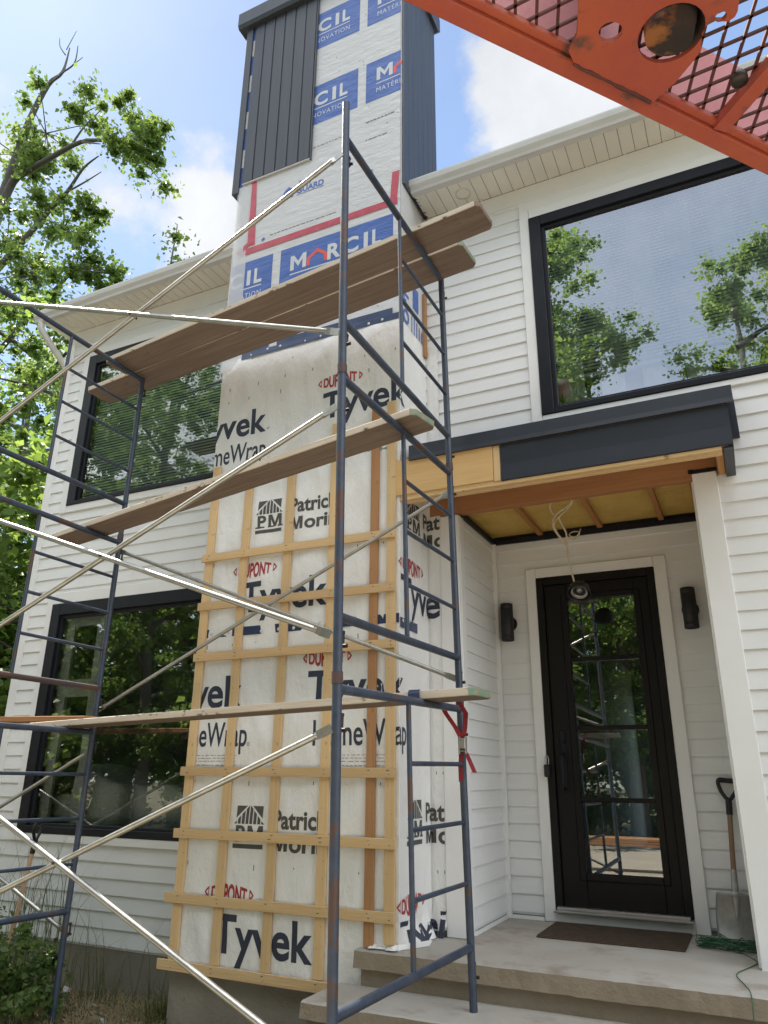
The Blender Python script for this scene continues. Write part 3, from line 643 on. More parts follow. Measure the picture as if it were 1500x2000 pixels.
# navy tape bands with round cap nails
def band(z, uu, m=M['navy_tape']):
    b = MB()
    for u0, u1, z0, z1 in uu:
        vs = [umap(u, zz, .006) for zz in (z0, z1) for u in (u0, u1)]; b.add(vs, [(0, 1, 3, 2)])
    return b.build('navy_tape', m, CH)
band(0, [(-3.75, -2.076, 2.595, 2.66), (XC+.001, XC+.30, 2.565, 2.635)])
band(0, [(-3.60, -2.076, 5.025, 5.085), (XC+.001, XC+.06, 5.02, 5.06), (-3.60, -3.32, 5.085, 5.125), (-3.24, -2.14, 5.085, 5.14)])
b = MB()
for u in (-3.66, -3.50, -3.39, -3.20, -3.05, -2.92, -2.70, -2.58, -2.45, -2.30, -2.16, -2.03, -1.93, -1.85):
    z = 2.63+rr.uniform(-.018, .018); p = Vector(umap(u, z, .008)); nrm = Vector((0, -1, 0)) if u < XC else Vector((1, 0, 0)); t1 = Vector((1, 0, 0)) if u < XC else Vector((0, 1, 0))
    ring = [p+t1*.013*math.cos(k*PI/5)+Vector((0, 0, .013*math.sin(k*PI/5))) for k in range(10)]
    b = MB(); b.add(ring+[p+nrm*.004], [(k, (k+1) % 10, 10) for k in range(10)]); b.build('cap_nail', M['pale_ink'], CH)
for u in (-3.5, -3.33, -3.2, -2.95, -2.8, -2.6, -2.35, -2.23):
    z = 5.065+rr.uniform(-.02, .02); p = Vector((u, FY-.008, z)); ring = [p+Vector((.012*math.cos(k*PI/5), 0, .012*math.sin(k*PI/5))) for k in range(10)]; b = MB(); b.add(ring+[p+Vector((0, -.004, 0))], [(k, (k+1) % 10, 10) for k in range(10)]); b.build('cap_nail', M['pale_ink'], CH)
# charcoal cladding: front panel, right side, left edge, cap
def clad(u0, u1, z0, z1, P, n, name, d=.022):
    b = MB(); w = (u1-u0)/n
    for i in range(n):
        a, c = u0+i*w, u0+(i+1)*w; g = .006
        prof = [(a, .004), (a+.004, d-.006), (a+g, d), (c-.012, d), (c-.010, d-.009), (c, d-.009)]
        vs = [P(u, o, z) for z in (z0, z1) for u, o in prof]; k = len(prof)
        b.add(vs, [(j, j+1, j+1+k, j+k) for j in range(k-1)]); b.add([P(u, o, z0) for u, o in prof]+[P(c, 0, z0), P(a, 0, z0)], [tuple(range(k+2))])
    return b.build(name, M['panel'], CH)
clad(-3.765, -2.995, 7.03, 9.16, lambda u, o, z: (u, FY-.004-o, z-.0*u), 6, 'cladding')
clad(-.50, .295, 6.40, 9.16, lambda u, o, z: (XC+.004+o*.8, u, z), 7, 'cladding')
b = MB(); b.bbox(XL-.075, XL, FY-.03, .30, 6.93, 9.16); b.build('cladding', M['panel'], CH)
b = MB(); b.add([(XL+.002, FY-.0045, 6.99), (-3.765, FY-.0045, 6.99), (-3.765, FY-.0045, 9.16), (XL+.002, FY-.0045, 9.16)], [(0, 1, 2, 3)])
for k in range(4): b.cur = 1; b.add([(XL+.002, FY-.008, 7.25+k*.5), (-3.765, FY-.008, 7.25+k*.5), (-3.765, FY-.008, 7.48+k*.5), (XL+.002, FY-.008, 7.48+k*.5)], [(0, 1, 2, 3)])
b.build('corner_strip', [M['blue'], M['wrap_top']], CH)
b = MB(); b.box(-2.994, -2.984, FY-.030, FY-.004, 7.012, 9.16); b.build('edge_batten', M['panel'], CH)
b = MB(); b.box(-3.76, -2.985, FY-.024, FY-.006, 7.018, 7.028); b.build('edge_batten', M['gutter'], CH)
b = MB()
cp = [(FY-.07, 9.16), (FY-.09, 9.20), (FY-.09, 9.37), (FY-.06, 9.40), (.36, 9.40), (.38, 9.37), (.38, 9.2), (.34, 9.16)]
b.prism(cp, 'x', -3.96, -2.02); b.build('chimney_cap', M['panel'], CH)
# furring strips
yo = FY-.0075
def vstrip(x0, x1, z0, z1, m, lean=0., nm='furring_strip'):
    b = MB(); b.bbox(0, x1-x0, -.019, 0, 0, z1-z0, .002)
    for k in range(int((z1-z0)/.21)):
        xx = (x1-x0)*rr.choice((.3, .7)); zz = k*.21+rr.uniform(0, .15)+.02
        if zz < z1-z0-.02: b.cur = 1; b.box(xx, xx+.004, -.0205, -.0195, zz, zz+.005); b.cur = 0
    mw = Matrix.Translation((x0, yo, z0)) @ Matrix.Rotation(lean, 4, 'Y'); return b.build(nm, [m, M['ink']], CH, mw)
for x0, x1, z0, z1, m in ((-3.78, -3.708, .43, 4.03, 'pine_z'), (-3.432, -3.362, .43, 4.05, 'pine_z'), (-3.035, -2.965, .43, 4.05, 'pine_z'),
                          (-2.648, -2.578, .43, 4.2, 'pine_z'), (-2.302, -2.238, .638, 4.25, 'cedar_z'), (-2.165, -2.095, .66, 4.29, 'pine_z')):
    vstrip(x0, x1, z0, z1, M[m], rr.uniform(-.003, .003))
def hstrip(x0, x1, z, h=.062):
    b = MB(); b.bbox(0, x1-x0, -.019, 0, 0, h, .002)
    for x in (-3.74, -3.40, -3.0, -2.61, -2.27, -2.13):
        for q in (.3, .7):
            if x0 < x < x1-.02: b.cur = 1; b.box(x-x0+rr.uniform(-.02, .02), x-x0+.005, -.0205, -.0195, h*q, h*q+.005); b.cur = 0
    mw = Matrix.Translation((x0, yo-.0195, z-h/2)) @ Matrix.Rotation(rr.uniform(-.003, .003), 4, 'Y'); b.build('furring_strip', [M['pine_x'], M['ink']], CH, mw)
for x0, x1, z in ((-3.80, -2.096, 3.233), (-3.795, -2.096, 2.84), (-3.79, -2.094, 2.445), (-3.81, -2.083, 1.627), (-3.82, -2.082, 1.213), (-3.845, -2.087, .803), (-3.855, -2.31, .40)): hstrip(x0, x1, z)
b = MB(); b.box(XC+.004, XC+.022, -.075, -.02, 4.93, 5.55); b.build('furring_strip', M['cedar_z'], CH)
b = MB(); b.box(-1.985, -1.967, -.012, -.004, .70, 3.40); b.build('corner_gap', M['cedar_z'], HOUSE)

# ------------------------------------------------------------------ canopy (part of the house)
CY = -.545
b = MB()
b.add([(-1.99, CY-.012, 3.885), (.165, CY-.012, 3.885), (.165, -.02, 4.10), (-1.99, -.02, 4.10)], [(0, 1, 2, 3)])
pr = [(CY-.014, 3.885), (CY-.018, 3.80), (CY-.022, 3.768), (CY-.002, 3.768), (CY+.01, 3.86), (-.02, 4.08), (-.02, 4.10)]
b.prism(pr, 'x', -1.99, .165)
CAN = b.build('canopy', M['flash'], HOUSE)
b = MB(); b.prism([(CY, 3.768), (CY+.003, 3.62), (CY-.001, 3.505), (CY+.012, 3.500), (CY+.012, 3.768)], 'x', -1.31, .128); b.box(.108, .128, CY+.013, -.02, 3.50, 3.77)
b.bbox(.07, .128, CY+.02, -.028, 3.488, 3.499, .002)
b.build('fascia', M['flash'], CAN)
b = MB(); b.box(.13, .187, -.045, -.02, 3.75, 4.03); b.build('wall_flashing', M['flash'], CAN)
b = MB(); b.bbox(-2.105, -1.365, CY+.0, CY+.013, 3.515, 3.79, .002); b.build('plywood_sheet', M['ply'], CAN)
b = MB(); b.bbox(-1.362, -1.315, CY+.002, CY+.05, 3.505, 3.767, .003); b.build('blocking', M['pine_z'], CAN)
b = MB(); b.bbox(-2.07, .06, CY+.014, CY+.052, 3.478, 3.76, .003); b.bbox(-2.07, .06, CY+.054, CY+.092, 3.47, 3.76, .003); b.build('front_beam', M['pine_x'], CAN)
b = MB(); b.bbox(.025, .068, CY+.016, -.04, 3.505, 3.76, .003); b.build('end_joist', M['fir_y'], CAN)
b = MB(); b.bbox(-2.05, .02, -.019, .05, 3.51, 3.95, .003); b.build('header_beam', M['fir_x'], CAN)
b = MB(); b.box(-2.07, .1, CY+.1, -.02, 3.84, 3.85); b.build('roof_deck', M['ply'], CAN)
b = MB(); b.box(-1.83, -.13, .05, .89, 3.575, 3.60); b.build('insulation', M['insul'], CAN)
for x in (-1.40, -.905, -.43, -.15):
    b = MB(); b.bbox(x-.02, x+.02, .052, .885, 3.535, 3.574, .002); b.build('ceiling_joist', M['fir_y'], CAN)
b = MB(); b.box(-1.815, -1.80, .03, .86, 3.495, 3.54); b.box(-1.80, -.145, .855, .872, 3.495, 3.54); b.build('black_flashing', M['black'], CAN)
b = MB(); b.box(-.16, -.13, -.03, .0, 3.548, 3.575); b.box(-.14, .02, -.03, -.004, 3.548, 3.57); b.build('black_flashing', M['black'], CAN)

# ------------------------------------------------------------------ door (part of the house)
b = MB(); b.bbox(-1.462, -1.405, .845, .95, .72, 3.165); b.bbox(-.588, -.531, .845, .95, .72, 3.165); b.bbox(-1.405, -.588, .845, .95, 3.10, 3.165)
gx0, gx1 = -1.229, -.70
b.bbox(-1.404, gx0, .872, .92, .735, 3.098); b.bbox(gx1, -.589, .872, .92, .735, 3.098); b.bbox(gx0, gx1, .872, .92, .735, .955); b.bbox(gx0, gx1, .872, .92, 2.965, 3.098)
for z in (2.485, 1.965, 1.455): b.bbox(gx0, gx1, .865, .915, z-.016, z+.016, .004)
for a, c, d, e in ((gx0-.045, gx0+.004, .91, 3.01), (gx1-.004, gx1+.045, .91, 3.01)): b.bbox(a, c, .862, .88, d, e, .006)
b.bbox(gx0, gx1, .862, .88, .91, .958, .006); b.bbox(gx0, gx1, .862, .88, 2.962, 3.01, .006)
DOOR = b.build('door', M['door'], HOUSE)
b = MB(); b.add([(gx0, .895, .955), (gx1, .895, .955), (gx1, .895, 2.965), (gx0, .895, 2.965)], [(0, 1, 2, 3)]); b.build('pane', M['glass_door'], DOOR)
b = MB(); b.bbox(-1.355, -1.315, .862, .874, 1.50, 1.95, .004); b.tube([(-1.335, .86, 1.78), (-1.335, .81, 1.77), (-1.335, .80, 1.72), (-1.335, .80, 1.58), (-1.335, .81, 1.53), (-1.335, .865, 1.52)], .011, 8); b.lathe([(0, 0), (.026, 0), (.026, .012), (0, .012)], 14, (-1.335, .86, 1.86))
b.build('handle', M['black'], DOOR)
b = MB(); b.bbox(-1.462, -.531, .775, .845, .70, .718); b.bbox(-1.44, -.55, .80, .87, .718, .738)
for k in range(5): b.box(-1.43, -.56, .778+k*.012, .783+k*.012, .718, .7205)
b.build('threshold', M['alu'], DOOR)
b = MB(); b.bbox(-1.545, -1.463, .852, .89, .632, 3.25); b.bbox(-.53, -.437, .852, .89, .632, 3.25); b.bbox(-1.462, -.531, .852, .89, 3.166, 3.25); b.bbox(-1.462, -.531, .83, .89, .632, .699)
b.build('casing', M['trim'], DOOR)
LB = thing('key_lockbox', 'small black key lockbox hanging at the left door jamb', 'lockbox', (-1.455, .83, 1.70))
b = MB(); b.bbox(-.022, .022, -.03, .01, -.09, .0, .006); b.build('box', M['plastic'], LB)
b = MB(); b.tube([(-.014, -.01, 0), (-.014, -.01, .05), (-.006, -.01, .062), (.006, -.01, .062), (.014, -.01, .05), (.014, -.01, 0)], .004, 6); b.build('shackle', M['alu'], LB)

# ------------------------------------------------------------------ porch slab and steps
STEP = thing('porch_steps', 'worn concrete porch slab with one step below the door', 'porch steps', (-1.0, -.3, 0))
def rough_slab(x0, x1, y0, y1, z0, z1, name, seed):
    bm = bmesh.new(); rr = random.Random(seed)
    bmesh.ops.create_grid(bm, x_segments=60, y_segments=14, size=.5)
    for v in bm.verts: v.co = (x0+(v.co.x+.5)*(x1-x0), y0+(v.co.y+.5)*(y1-y0), z1)
    r = bmesh.ops.extrude_face_region(bm, geom=bm.faces[:]); 
    for g in r['geom']:
        if isinstance(g, bmesh.types.BMVert): g.co.z = z0
    for v in bm.verts:
        if v.co.y < y0+.002: v.co.y += abs(rr.gauss(0, .0025))+(.010 if v.co.z > z1-.01 else 0); v.co.z += rr.gauss(0, .0012)-(.007 if v.co.z > z1-.01 else 0)
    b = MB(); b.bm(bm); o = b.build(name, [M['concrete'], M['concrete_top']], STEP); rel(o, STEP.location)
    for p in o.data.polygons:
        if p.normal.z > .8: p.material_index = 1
rough_slab(-2.335, .6, -.615, .89, .535, .63, 'slab', 1)
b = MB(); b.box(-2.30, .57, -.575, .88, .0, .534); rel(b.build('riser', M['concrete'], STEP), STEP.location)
rough_slab(-2.45, .6, -1.02, -.576, .36, .44, 'tread', 2)
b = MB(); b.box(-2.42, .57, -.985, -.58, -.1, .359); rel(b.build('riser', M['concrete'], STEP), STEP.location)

# ------------------------------------------------------------------ scaffold
def nearP(z): return Vector((-1.528-.0165*(z-.77), -2.31, z))
def farP(z): return Vector((-1.535-.0215*(z-.44), -.76, z))
def nearL(z): return Vector((-4.545+.004*z, -2.31, z))
def farL(z): return Vector((-4.545+.008*z, -.76, z))
RT = .0213
def frame(side, tier, label):
    if side == 'R': N_, F_ = nearP, farP; rails = ((.774, .739, 1.951, 1.989), (2.258, 2.294, 3.435, 3.525), (3.764, 3.80, 4.957, 5.085)); foot = (-.0, .44)
    else: N_, F_ = nearL, farL; rails = ((.72, .689, 1.905, 1.901), (2.24, 2.225, 3.42, 3.405), (3.76, 3.745, 4.94, 4.925)); foot = (0, .0)
    zn0, zf0, zn1, zf1 = rails[tier]
    a0 = foot[0] if tier == 0 else rails[tier-1][2]+.055; f0 = foot[1] if tier == 0 else rails[tier-1][3]+.055
    top = .26 if (tier == 2) else .053
    base = F_(f0); T = thing('scaffold_frame', label, 'scaffold frame', base, 'blue scaffold frames')
    L = T.location
    def B(name, pts, r, m, n=12):
        b = MB(); b.tube([Vector(p)-L for p in pts], r, n); return b.build(name, m, T)
    topf = .02 if tier == 2 else .053
    po = B('post', [N_(a0), N_((a0+zn1)/2), N_(zn1+top)], RT, M['steel'], 14); pf = B('post', [F_(f0), F_((f0+zf1)/2), F_(zf1+topf)], RT, M['steel'], 14)
    if tier > 0:
        for PP, z in ((N_, a0), (F_, f0)): 
            b = MB(); b.tube([PP(z-.035)-L, PP(z+.015)-L], RT+.0035, 14); b.build('coupling', M['rust'], T)
    def rail(za, zb, m): return B('rail', [N_(za)+Vector((0, .0, 0)), (N_(za)+F_(zb))/2, F_(zb)], RT*.98, m)
    rail(zn0, zf0, M['steel'] if not (side == 'L' and tier == 1) else M['rust']); rail(zn1, zf1, M['steel'])
    t = (2.31-1.55)/1.55
    I = lambda zn, zf: N_(zn).lerp(F_(zf), t)
    i0, i1 = I(zn0, zf0), I(zn1, zf1); B('inner_post', [i0, i0.lerp(i1, .06), i0.lerp(i1, .94), i1], .0135, M['steel'], 10)
    for k in (1, 2, 3):
        s = k/4; p, q = i0.lerp(i1, s), F_(zf0+(zf1-zf0)*s); B('rung', [p, p.lerp(q, .5), q], .0125, M['steel'], 10)
    for PP, zz in ((N_, zn1-.13), (N_, zn0-.09), (F_, zf1-.11), (F_, zf0-.11)):
        if zz < f0+.05: continue
        p = PP(zz)-L; b = MB(); s = .5 if side == 'R' else -.5
        b.bbox(p.x-.008, p.x+.008, p.y+.014, p.y+.052, p.z+.020, p.z+.034, .002); b.tube([p+Vector((0, .047, .03)), p+Vector((0, .047, -.03))], .007, 6); b.tube([p+Vector((-.03, .03, -.035)), p+Vector((.03, .03, -.035))], .009, 6)
        b.build('lock_pin', M['pin'], T)
    return T
frame('R', 0, 'lowest blue scaffold frame right of the chimney, one leg on the porch step')
frame('R', 1, 'middle blue scaffold frame right of the chimney, crossing the canopy edge')
frame('R', 2, 'topmost blue scaffold frame right of the chimney, its post rising past the gutter')
frame('L', 0, 'lowest blue scaffold frame by the sofa window, standing in the shrub')
frame('L', 1, 'middle blue scaffold frame at the left, between the two left windows')
frame('L', 2, 'topmost blue scaffold frame at the left, across the blinds window')
def brace(label, bars, piv=None):
    c = sum((Vector(p)+Vector(q) for p, q in bars), Vector())/(2*len(bars)); T = thing('cross_brace', label, 'scaffold brace', c, 'galvanised cross braces')
    for i, (p, q) in enumerate(bars):
        p, q = Vector(p)-c, Vector(q)-c; off = Vector((0, -.012 if i else .012, 0)); p += off; q += off
        d = (q-p).normalized(); b = MB(); b.tube([p+d*.07, (p+q)/2, q-d*.07], .0138, 10)
        for e, s in ((p, 1), (q, -1)):
            u = Vector((0, 1, 0)); w = d.cross(u); vs = []
            for a, hw, ht in ((0, .019, .003), (.05, .019, .003), (.085, .0125, .0125)):
                for sx, sy in ((-1, -1), (1, -1), (1, 1), (-1, 1)): vs.append(e+d*s*a+w*sx*hw+u*sy*ht)
            b.add(vs, [(0, 1, 2, 3), (0, 4, 5, 1), (1, 5, 6, 2), (2, 6, 7, 3), (3, 7, 4, 0), (4, 8, 9, 5), (5, 9, 10, 6), (6, 10, 11, 7), (7, 11, 8, 4)])
        b.build('bar', M['galv'], T)
    if piv:
        p = Vector(piv)-c; b = MB(); b.tube([p+Vector((0, -.032, 0)), p+Vector((0, .032, 0))], .007, 8); b.build('pivot_bolt', M['pin'], T)
yb = -2.345
brace('top pair of crossed galvanised bars, on the camera side in front of the left eave', [((-1.60, yb, 4.83), (-4.53, yb, 3.478)), ((-1.572, yb, 3.665), (-4.53, yb, 4.745))], (-2.998, yb, 4.18))
brace('middle pair of crossed galvanised bars, on the camera side, crossing between the two left windows', [((-1.585, yb, 3.27), (-4.54, yb, 2.01)), ((-1.562, yb, 2.17), (-4.54, yb, 3.26))], (-2.955, yb, 2.68))
brace('lowest pair of crossed galvanised bars, its feet near the shrub and step', [((-1.555, yb, 1.79), (-4.54, yb, .59)), ((-1.53, yb, .62), (-4.54, yb, 1.875))], (-2.972, yb, 1.22))
ybf = -.725
brace('pair of crossed bars on the wall side, passing behind over the furring strips', [((-1.605, ybf, 3.415), (-4.545, ybf, 2.07)), ((-1.60, ybf, 2.172), (-4.52, ybf, 3.34))])
brace('pair of crossed bars running left from the sofa window out of the picture', [((-4.56, ybf, 1.775), (-7.5, ybf, .39)), ((-4.55, ybf, .55), (-7.5, ybf, 1.73))])

# ------------------------------------------------------------------ planks
def plank(label, p0, p1, w, m, side, th=.042, endm=None, chop=.03):
    """p0 (left) and p1 (right): lower front-edge corners of the underside; w: width away from the camera"""
    p0, p1 = Vector(p0), Vector(p1); d = p1-p0; l = d.length; X = d.normalized(); Y = Vector((-X.y, X.x, 0)).normalized(); Zv = X.cross(Y)
    bm = bmesh.new()
    n = 14; pts = []
    c = chop
    outline_ = [(c, 0), (l-c, 0), (l, c), (l, w-c), (l-c, w), (c, w), (0, w-c), (0, c)]
    b = MB(); k = len(outline_)
    e = .004
    ins = [(min(max(x, e), l-e), min(max(y, e), w-e)) for x, y in outline_]
    vs = [(x, y, 0) for x, y in ins]+[(x, y, e) for x, y in outline_]+[(x, y, th-e) for x, y in outline_]+[(x, y, th) for x, y in ins]
    b.add(vs[:k], [tuple(range(k))[::-1]]); b.add(vs[3*k:], [tuple(range(k))])
    b.cur = 1
    for r in range(3):
        for j in range(k):
            b.cur = 2 if (endm and j in (1, 2, 3)) else 1
            b.add([vs[r*k+j], vs[r*k+(j+1) % k], vs[(r+1)*k+(j+1) % k], vs[(r+1)*k+j]], [(0, 1, 2, 3)])
    mw = Matrix((X, Y, Zv)).transposed().to_4x4(); mw.translation = p0
    o = b.build('plank', [m, side, endm or side], None, mw); return tag(o, label, 'plank', 'scaffold planks')
E1 = M['plank_edge']
plank('highest plank nearest the camera, its right end jutting furthest over the gutter', (-4.65, -1.085, 4.968), (-1.13, -1.385, 5.085), .262, M['plank'], E1, endm=M['plank'])
plank('second highest plank, beside and behind the longest high plank', (-5.16, -.80, 4.945), (-1.36, -1.075, 5.088), .285, M['plank'], E1, endm=M['green_paint'])
plank('single plank at half height crossing below the blinds window', (-5.02, -1.03, 3.425), (-1.455, -1.70, 3.502), .24, M['plank'], E1, endm=M['green_paint'])
plank('lowest plank with green painted end, strapped at the right beside the porch', (-5.0, -.97, 1.922), (-1.255, -1.42, 1.998), .24, M['plank'], E1, endm=M['green_paint'])
plank('orange toned plank end coming in from the left onto the lowest plank', (-7.9, -1.0, 2.02), (-4.50, -.86, 1.972), .20, M['plank_new'], M['plank_new'])

# ratchet strap at the right end of the lowest plank
T = thing('ratchet_strap', 'red ratchet strap tying the lowest plank to the right scaffold post', 'strap', (-1.55, -.85, 1.95)); L = T.location
def ribbon(pts, w, wd):
    b = MB(); wd = Vector(wd).normalized()*w/2; vs = []
    for p in pts: p = Vector(p)-L; vs += [p-wd, p+wd]
    b.add(vs, [(2*i, 2*i+1, 2*i+3, 2*i+2) for i in range(len(pts)-1)], True); return b
ribbon([(-1.62, -1.17, 2.046), (-1.61, -1.0, 2.03), (-1.63, -.84, 1.96), (-1.585, -.80, 1.88), (-1.555, -.79, 1.82)], .030, (1, .2, 0)).build('webbing', M['red_web'], T)
ribbon([(-1.50, -1.15, 2.045), (-1.51, -.95, 2.02), (-1.515, -.81, 1.96), (-1.53, -.79, 1.88), (-1.545, -.785, 1.82)], .028, (1, .2, 0)).build('webbing', M['red_web'], T)
ribbon([(-1.53, -.785, 1.74), (-1.50, -.79, 1.68), (-1.475, -.80, 1.63)], .026, (1, .3, 0)).build('webbing', M['red_web'], T)
ribbon([(-1.56, -.785, 1.74), (-1.565, -.79, 1.66), (-1.56, -.80, 1.58)], .026, (1, 0, 0)).build('webbing', M['red_web'], T)
b = MB(); ox, oy, oz = .005, .062, -.10
for dx in (-.018, .018): b.bbox(ox+dx-.003, ox+dx+.003, oy-.02, oy+.01, oz-.12, oz-.02, .002)
b.tube([(ox-.022, oy-.005, oz-.04), (ox+.022, oy-.005, oz-.04)], .011, 8); b.tube([(ox-.022, oy-.005, oz-.10), (ox+.022, oy-.005, oz-.10)], .008, 8); b.bbox(ox-.02, ox+.02, oy-.03, oy-.02, oz-.09, oz-.03, .003)
b.build('ratchet', M['mid_metal'], T)
b = ribbon([(-1.60, -1.37, 2.043), (-1.60, -1.388, 2.03), (-1.60, -1.386, 2.0), (-1.60, -1.37, 1.988)], .07, (1, -.1, 0)); b.build('blue_sleeve', M['navy_tape'], T)

# ------------------------------------------------------------------ lamps
def wall_lamp(x, label, s):
    T = thing('wall_lamp', label, 'wall lamp', (x, .875, 2.805), 'black wall lamps by the door')
    b = MB(); b.lathe([(.048, -.152), (.052, -.150), (.052, -.112), (.0505, -.110), (.052, -.108), (.052, .108), (.0505, .110), (.052, .112), (.052, .150), (.048, .152), (.046, .14), (.0, .13)], 22); b.lathe([(0, -.14), (.046, -.145), (.048, -.152)], 22)
    o = b.build('shade', M['lamp'], T); o.location = (0, -.085, 0)
    b = MB(); n = 20; vs = [(0+.062*math.cos(2*PI*k/n), y, .062*math.sin(2*PI*k/n)) for y in (-.022, .0) for k in range(n)]
    b.add(vs, [(k, (k+1) % n, n+(k+1) % n, n+k) for k in range(n)]+[tuple(range(n))]); b.tube([(0, -.02, 0), (0, -.05, 0)], .03, 10); b.build('back_plate', M['lamp'], T)
wall_lamp(-1.705, 'black cylinder wall lamp left of the door', 1); wall_lamp(-.305, 'black cylinder wall lamp right of the door by the corner board', 1)
T = thing('pendant_lamp', 'black dome lamp dangling on loose cable from the open canopy ceiling', 'hanging lamp', (-1.025, .38, 2.90))
b = MB(); b.lathe([(.020, .085), (.045, .080), (.072, .055), (.083, .010), (.085, -.020), (.080, -.020), (.076, .008), (.062, .045), (.02, .062)], 26); b.build('shade', M['lamp'], T, Matrix.Rotation(math.radians(-34), 4, 'X'))
b = MB(); b.lathe([(0, .05), (.022, .05), (.022, .025), (.018, .018), (0, .018)], 16); b.lathe([(.05, .02), (.062, .0), (.06, -.004), (.046, .014)], 20); b.build('socket', M['mid_metal'], T, Matrix.Rotation(math.radians(-34), 4, 'X'))
def smooth(pts, n=8):
    P = [Vector(p) for p in pts]; out = []
    for i in range(len(P)-1):
        a, b_, c, d = P[max(i-1, 0)], P[i], P[i+1], P[min(i+2, len(P)-1)]
        for k in range(n):
            t = k/n; out.append(.5*((2*b_)+(-a+c)*t+(2*a-5*b_+4*c-d)*t*t+(-a+3*b_-3*c+d)*t**3))
    return out+[P[-1]]
lo = Vector(T.location)
def cable(pts, r, m=M['cable'], nm='cable'):
    b = MB(); b.tube([p-lo for p in smooth(pts)], r, 6); b.build(nm, m, T)
cable([(-1.05, .36, 2.97), (-1.075, .36, 3.12), (-1.085, .36, 3.28), (-1.08, .34, 3.36), (-1.10, .30, 3.42), (-1.11, .25, 3.46)], .0075)
cable([(-1.085, .36, 3.26), (-1.13, .33, 3.33), (-1.165, .29, 3.41), (-1.12, .22, 3.475), (-1.0, .16, 3.52), (-.965, .10, 3.58), (-1.0, .06, 3.60), (-1.05, .06, 3.585)], .006)
cable([(-1.085, .35, 3.28), (-1.14, .32, 3.36), (-1.15, .27, 3.42), (-1.08, .22, 3.47), (-.99, .15, 3.515), (-.975, .09, 3.57), (-1.02, .055, 3.60)], .006)
cable([(-1.14, .24, 3.475), (-1.15, .17, 3.51), (-1.12, .10, 3.55), (-1.05, .055, 3.595)], .0055)
cable([(-1.08, .36, 3.34), (-1.04, .35, 3.31), (-1.00, .36, 3.32), (-.985, .36, 3.36), (-1.03, .36, 3.37), (-1.06, .35, 3.345), (-1.02, .36, 3.325), (-.99, .36, 3.35), (-.975, .37, 3.39)], .004)

# ------------------------------------------------------------------ shovels, mat, string
def shovel(label, loc, rot, wm, blade, ln=.98):
    T = thing('shovel', label, 'shovel', loc, 'shovels leaning on the house'); T.rotation_euler = rot
    if blade:
        b = MB(); nx, nz = 12, 12; vs = []; fs = []; w = .12; h = .29
        for j in range(nz+1):
            for i in range(nx+1):
                u = -1+2*i/nx; v = j/nz; x = u*w*(.93+.07*math.sin(v*PI)); z = v*h
                y = .035*u*u-.03*(v-.4)**2*4
                ridge = math.exp(-(u/.13)**2)*max(0, v-.15)*.03; 
                if v > .92: z -= .015*u*u
                vs.append((x, y-ridge, z))
        for j in range(nz):
            for i in range(nx): fs.append((j*(nx+1)+i, j*(nx+1)+i+1, (j+1)*(nx+1)+i+1, (j+1)*(nx+1)+i))
        b.add(vs, fs, True); o = b.build('blade', M['mid_metal'], T); md = o.modifiers.new('thickness', 'SOLIDIFY'); md.thickness = .003
        b = MB(); b.tube([(0, -.02, .14), (0, -.03, .24), (0, -.02, .34), (0, -.01, .42)], .02, 10, True, [.008, .022, .021, .019]); b.build('socket', M['mid_metal'], T)
    b = MB(); b.tube([(0, -.012, .36), (0, .0, .6), (0, .0, ln-.18)], .0165, 10); b.build('shaft', wm, T)
    b = MB(); z = ln
    b.tube(smooth([(0, 0, z-.20), (0, 0, z-.13), (-.02, 0, z-.11), (-.05, 0, z-.06), (-.058, 0, z), (0, 0, z+.004), (.058, 0, z), (.05, 0, z-.06), (.02, 0, z-.11), (0, 0, z-.13)], 4), .0135, 8)
    b.tube([(0, 0, z-.22), (0, 0, z-.12)], .021, 8); b.tube([(-.055, 0, z), (.055, 0, z)], .016, 8); b.build('grip', M['plastic'], T)
shovel('square steel shovel with brown shaft leaning in the porch corner', (-.272, .685, .632), (math.radians(-9), math.radians(4.5), math.radians(6)), M['handle_wood'], True)
shovel('shovel with pale shaft and black grip rising from the shrub at the left', (-5.40, -.52, .02), (math.radians(-10), math.radians(7), math.radians(-70)), M['handle_pale'], False, 1.24)
b = MB(); b.bbox(-1.455, -.55, .255, .81, .632, .640, .002)
for k in range(16): b.box(-1.45, -.555, .262+k*.034, .278+k*.034, .640, .647)
o = b.build('door_mat', M['mat']); tag(o, 'dark brown ribbed door mat lying before the door', 'door mat')
rr = random.Random(4); pts = []
for k in range(170):
    a = k*.55+rr.uniform(-.3, .3); r_ = rr.uniform(.05, .17); pts.append((-.27+r_*1.35*math.cos(a)-.02, .50+r_*.85*math.sin(a), .636+abs(rr.gauss(0, .022))))
pts += [(-.22, .30, .64), (-.16, .15, .636), (-.20, .0, .636), (-.26, -.2, .636), (-.22, -.4, .636), (-.19, -.56, .64), (-.185, -.63, .60), (-.19, -.64, .50)]
b = MB(); b.tube(smooth(pts, 4), .0028, 5); tag(b.build('string_tangle', M['string']), 'tangled green string heaped at the shovel blade', 'string')

